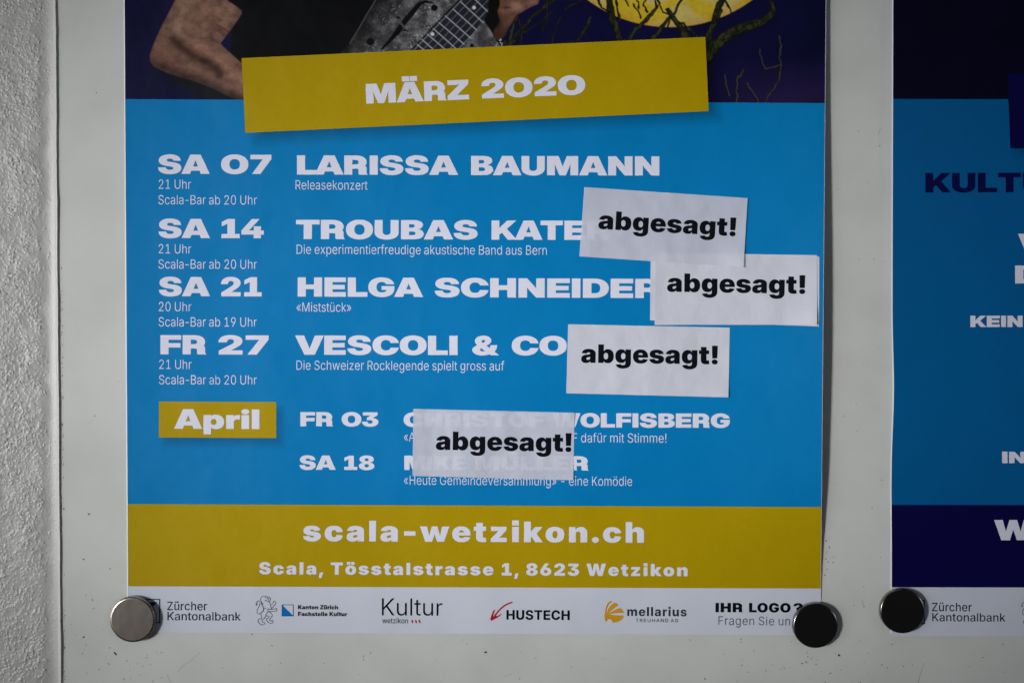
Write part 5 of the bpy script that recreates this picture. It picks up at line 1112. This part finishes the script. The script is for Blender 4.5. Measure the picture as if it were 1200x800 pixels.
drawing(canton, 'lion_emblem', [stroke(z(p), .62, .62) for p in lion], M_grey_ink, surf1)
x0, x1, y0, y1, w = 330.1, 344.0, 707.8, 721.6, .75
drawing(canton, 'shield_outline', [[(x0, y0), (x1, y0), (x1, y0 + w), (x0, y0 + w)], [(x0, y1 - w), (x1, y1 - w), (x1, y1), (x0, y1)],
        [(x0, y0 + w), (x0 + w, y0 + w), (x0 + w, y1 - w), (x0, y1 - w)], [(x1 - w, y0 + w), (x1, y0 + w), (x1, y1 - w), (x1 - w, y1 - w)]], M_petrol, surf1)
drawing(canton, 'blue_half', [[(x0 + w, y0 + w), (x1 - w, y1 - w), (x0 + w, y1 - w)]], M_zblue, surf1, .00014)
lettering(canton, 'canton_lettering', [('wide', 'Kanton Zürich', 349.2, 713.3, 396.2, 713.5, 4.9, 20),
                                       ('wide', 'Fachstelle Kultur', 349.2, 721.2, 406.9, 721.5, 4.9, 20)], M_black_ink, surf1)
culture = empty('culture_logo', P(447, 730, surf1(447, 730)), poster)
lettering(culture, 'culture_lettering', [('thin', 'Kultur', 447.4, 720.5, 518.4, 720.9, 20.0, 10), ('sans', 'wetzikon', 448, 729.6, 478, 729.8, 6.0, 0)], M_black_ink, surf1)
drawing(culture, 'red_mark', [[(x + a / 10, 725.3 + b / 10) for a, b in [(0, 16), (14, 0), (22, 20), (30, 26), (19, 48), (9, 30)]] for x in (481.7, 485.9, 490.0)], M_red, surf1)
steel = empty('arrow_logo', P(575, 727, surf1(575, 727)), poster)
a20 = lambda pts: [(570 + x / 20, 695 + y / 20) for x, y in pts]
drawing(steel, 'red_arrow', [stroke(a20([(612, 205), (540, 225), (430, 280), (320, 370), (190, 525)]), 1.7, 1.9),
                             stroke(a20([(195, 380), (160, 450), (110, 610)]), 1.3, 2.6), stroke(a20([(355, 480), (250, 545), (118, 612)]), 1.0, 2.6),
                             a20([(105, 560), (150, 530), (240, 520), (270, 545), (130, 640), (95, 625)])], M_red, surf1)
lettering(steel, 'company_lettering', [('bold', 'HUSTECH', 593.4, 725.5, 667.6, 726.0, 11.3, 10)], M_black_ink, surf1)
trust = empty('trustee_logo', P(708, 729, surf1(708, 729)), poster)
m20 = lambda pts: [(700 + x / 20, 695 + y / 20) for x, y in pts]
drawing(trust, 'shell_emblem', [m20([(360, 178), (300, 172), (250, 210), (205, 290), (178, 400), (165, 520), (180, 620), (200, 658), (225, 655), (235, 610), (215, 450), (225, 350), (270, 260)]),
        m20([(430, 212), (400, 215), (330, 260), (270, 330), (225, 430), (225, 480), (260, 480), (330, 400), (410, 330), (495, 270)]),
        m20([(545, 340), (470, 355), (390, 390), (300, 450), (260, 490), (330, 475), (430, 460), (625, 452), (590, 380)]),
        m20([(235, 470), (360, 500), (470, 510), (605, 510), (615, 550), (560, 620), (470, 665), (370, 685), (345, 640), (300, 600), (240, 600), (222, 640), (215, 520)])], M_gold, surf1)
lettering(trust, 'company_lettering', [('bold', 'mellarius', 735, 721.2, 804.6, 721.6, 10.6, 60)], M_grey_ink, surf1)
lettering(trust, 'trustee_lettering', [('sans', 'TREUHAND AG', 745, 728.2, 794.8, 728.6, 3.9, 150)] if 'T' in FONTS['sans'] else
          [('bold', 'TREUHAND AG', 745, 728.2, 794.8, 728.6, 3.9, 150)], M_grey_ink, surf1)
lettering(poster, 'sponsor_lettering', [('wide', 'IHR', 838.4, 716.8, 870.2, 716.9, 10.9, 50), ('wide', 'LOGO', 877.7, 716.9, 926.5, 717.2, 10.9, 50), ('wide', '?', 929.5, 717.2, 940.5, 717.3, 10.9, 0)], M_black_ink, surf1)
lettering(poster, 'sponsor_lettering', [('light', 'Fragen Sie un', 842, 731.6, 925.8, 732.2, 10.0, 40)], M_grey_ink, surf1)

# ---------------------------------------------------------------- the right poster
def surf2(x, y):
    e = np.clip((1190 - x) / 146, 0, 1.1)
    prof = 0.0042 + 0.0012 * bell(y, 300, 220) - 0.0016 * bell(y, 470, 60)
    prof = prof * (1 - 0.75 * sstep(600, 720, y))
    h = 0.0007 + prof * e ** 1.8
    return h + 0.0007 * sstep(1190, 1300, x) * 0
def wob2(X, Y, U): return (1 - U) ** 6 * (2.0 * bell(Y, 455, 55) - 0.6 * bell(Y, 560, 60))
poster2 = empty('poster', P(1450, 745, 0))
tag(poster2, 'dark blue poster with navy bands cut off by the right edge of the picture', 'poster')
q2 = [(1046.4, -415), (1872, -411), (1862, 749), (1043.4, 744.4)]
sheet('paper', q2, M_paper, surf2, 0.00022, 5.0, poster2, wob=wob2)
lit_paper_edge(poster2, q2, surf2, wob2, 1.5)
def band2(name, y0, y1, mat, painter=None, lift=.00004, step=5.0):
    a0, b0 = side(q2, y0); a1, b1 = side(q2, y1)
    W = b0 - a0
    nx, ny = int(W / step), max(2, int((y1 - y0) / step))
    V, U = np.meshgrid(np.linspace(0, 1, ny + 1), np.linspace(0, 1, nx + 1), indexing='ij')
    X, Y = bil([(a0 + 1.5, y0), (b0 - .5, y0 + .5), (b1 - .5, y1 + 1.5), (a1 + 1.5, y1)], U, V)
    X = X + wob2(X, Y, U)
    col = painter(X, Y).reshape(-1, 3) if painter else None
    return link_mesh(name, Parr(X, Y, surf2(X, Y) + lift).reshape(-1, 3), gridfaces(nx, ny), mat, poster2, col)
band2('dark_sky_print', -412, 116.2, M_ink_attr, lambda X, Y: np.zeros(X.shape + (3,)) + np.array(ink(4, 4, 30)) * (0.75 + .4 * fbm(X / 40, Y / 40, 26)[..., None]))
KB = np.array(ink(0, 84, 140))
SIGN2 = [(1180.5, 86), (1420, 76), (1424, 168), (1184, 174.2)]
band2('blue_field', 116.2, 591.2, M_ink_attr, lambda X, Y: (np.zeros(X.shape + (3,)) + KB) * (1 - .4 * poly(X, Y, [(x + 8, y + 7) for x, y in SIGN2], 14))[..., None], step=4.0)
nb = band2('navy_band', 591.2, 687.6, M_navy)
tb2 = patch(poster2, 'navy_banner', SIGN2, M_navy, surf2, .00008); tag(tb2, 'tilted navy banner at the top right')
lettering(poster2, 'title_lettering', [(W_, 'KULTU', 1084.4, 225.6, 1226, 225.2, 22.8, 4)], M_navy_text, surf2)
lettering(poster2, 'title_lettering', [(W_, 'V', 1193, 296.6, 1222, 296.6, 22.6, 0)], M_white_ink, surf2)
lettering(poster2, 'title_lettering', [(W_, 'D', 1189.6, 332, 1219, 332, 20.8, 0)], M_white_ink, surf2)
lettering(poster2, 'title_lettering', [(W_, 'KEIN', 1137.2, 383.1, 1198.4, 383, 13.2, 4)], M_white_ink, surf2)
lettering(poster2, 'title_lettering', [(W_, 'IN', 1174.4, 542.4, 1202, 542.3, 13.4, 4)], M_white_ink, surf2)
lettering(nb, 'web_address_lettering', [(W_, 'W', 1165, 632.6, 1210, 632.4, 23.6, 0)], M_white_ink, surf2)
bank_logo(poster2, surf2, 896.2, 1.2)
l2 = empty('canton_logo', P(1200, 733, surf2(1200, 733)), poster2)
drawing(l2, 'lion_emblem', [stroke([(x + 897, y + 1.5) for x, y in z(p)], .62, .62) for p in lion], M_grey_ink, surf2)

# ---------------------------------------------------------------- the paper slips
def slip(quad, base, text, lifts, see, seed, label, ph):
    c = [(quad[0][0] + quad[2][0]) / 2, (quad[2][1] + quad[3][1]) / 2]
    r = empty('paper_slip', P(c[0], c[1], surf1(c[0], c[1]) + base))
    tag(r, label, 'paper slip', 'white paper slips stuck over cancelled events')
    def s(x, y):
        h = surf1(x, y) + base
        for lx, ly, rad, amt in lifts:
            h = h + amt * np.exp(-(((x - lx) ** 2 + (y - ly) ** 2) / rad ** 2))
        return h + 0.00005 * np.sin(x / 9 + ph) * np.sin(y / 13 + ph)
    m = slip_mat('slip_paper', see, seed)
    sheet('paper', quad, m, s, 0.00020, 2.5, r, back=see < .1)
    if text:
        tb = M_black_ink
        lettering(r, 'cancelled_lettering', [('black', 'abgesagt!', *text, 21.6, 6)], tb, s, .00006)
    return r
slip([(762.6, 298.6), (960.2, 300.6), (959.8, 382.4), (761.8, 375.2)], 0.00028, None, [(960, 380, 14, .0004)], .03, 1,
     'blank white slip half hidden under the slip beside the name Schneider', .3)
slip([(768.2, 296.0), (957.6, 299.0), (957.4, 380.4), (767.2, 380.6)], 0.00060, (781.7, 341.7, 943.5, 344.2), [(957, 380, 20, .0018), (830, 384, 60, .0003)], .02, 2,
     'white abgesagt slip at the right poster edge, lying on a second slip', 1.1)
slip([(684.8, 219.3), (876.2, 232.2), (871.2, 313.2), (679.0, 300.4)], 0.00105, (701, 268.2, 861.8, 276.8), [(871, 313, 20, .0018), (685, 219, 14, .0005)], .26, 3,
     'topmost white abgesagt slip, tilted clockwise beside the word Kater', 2.0)
slip([(665.8, 379.8), (855.2, 383.8), (853.6, 465.4), (663.6, 460.6)], 0.00035, (681, 424.8, 841, 426.6), [(745, 462, 8, .0003), (854, 465, 18, .0009)], .03, 4,
     'white abgesagt slip below the others, right of Vescoli & Co', 3.0)
slip([(484.4, 478.8), (673.2, 483.4), (671.8, 562.4), (483.4, 557.4)], 0.00022, (510.7, 526.8, 669.5, 529.0), [(672, 484, 12, .0008), (672, 562, 14, .0007)], .255, 5,
     'thin white abgesagt slip lowest on the poster, covering the April names', 4.0)

# ---------------------------------------------------------------- the magnets
def magnet(cx, cy, r_px, label, mat, base, thick, tilt_x, tilt_z):
    """a bevelled steel disc magnet; cx, cy is the centre of its front face"""
    top = Vector(P(cx, cy, base + thick))
    R = r_px * PX * (D - base - thick) / D
    bv = 0.0006
    prof = [(0, 0), (R * .5, 0), (R - bv * 2.2, 0.0), (R - bv * 1.9, 0.0), (R - bv * .6, -bv * .18), (R - bv * .1, -bv * .65), (R, -bv * 1.3), (R, -thick + bv), (R - bv * .3, -thick + bv * .3), (R - bv, -thick), (0, -thick)]
    n = 96
    v, f = [], []
    rings = prof[1:-1]
    v.append((0, 0, 0))
    for rr, hh in rings:
        for i in range(n):
            a = 2 * math.pi * i / n
            v.append((rr * math.cos(a), -hh, rr * math.sin(a)))
    v.append((0, thick, 0))
    for i in range(n):
        j = (i + 1) % n
        f.append((0, 1 + i, 1 + j))
        for k in range(len(rings) - 1):
            a = 1 + k * n
            f.append((a + i, a + n + i, a + n + j, a + j))
        a = 1 + (len(rings) - 1) * n
        f.append((a + i, len(v) - 1, a + j))
    me = bpy.data.meshes.new('magnet'); me.from_pydata(v, [], f)
    me.polygons.foreach_set('use_smooth', [True] * len(me.polygons))
    me.materials.append(mat)
    o = bpy.data.objects.new('magnet', me); COL.objects.link(o)
    o.location = top
    o.rotation_euler = (math.radians(tilt_x), 0, math.radians(tilt_z))
    tag(o, label, 'magnet', 'round magnets holding the posters')
    return o
magnet(155.0, 725.6, 26.9, 'light nickel disc magnet on the lower left corner of the yellow band poster', M_nickel, 0.0008, 0.0046, 0.6, -1.5)
magnet(956.0, 732.6, 26.6, 'black looking disc magnet on the lower right corner beside IHR LOGO', M_shaded_nickel, 0.0009, 0.0046, 0, 1.0)
magnet(1058.0, 715.6, 26.4, 'dark looking disc magnet on the lower left corner of the right poster', M_shaded_nickel, 0.0018, 0.0046, 0, 1.0)
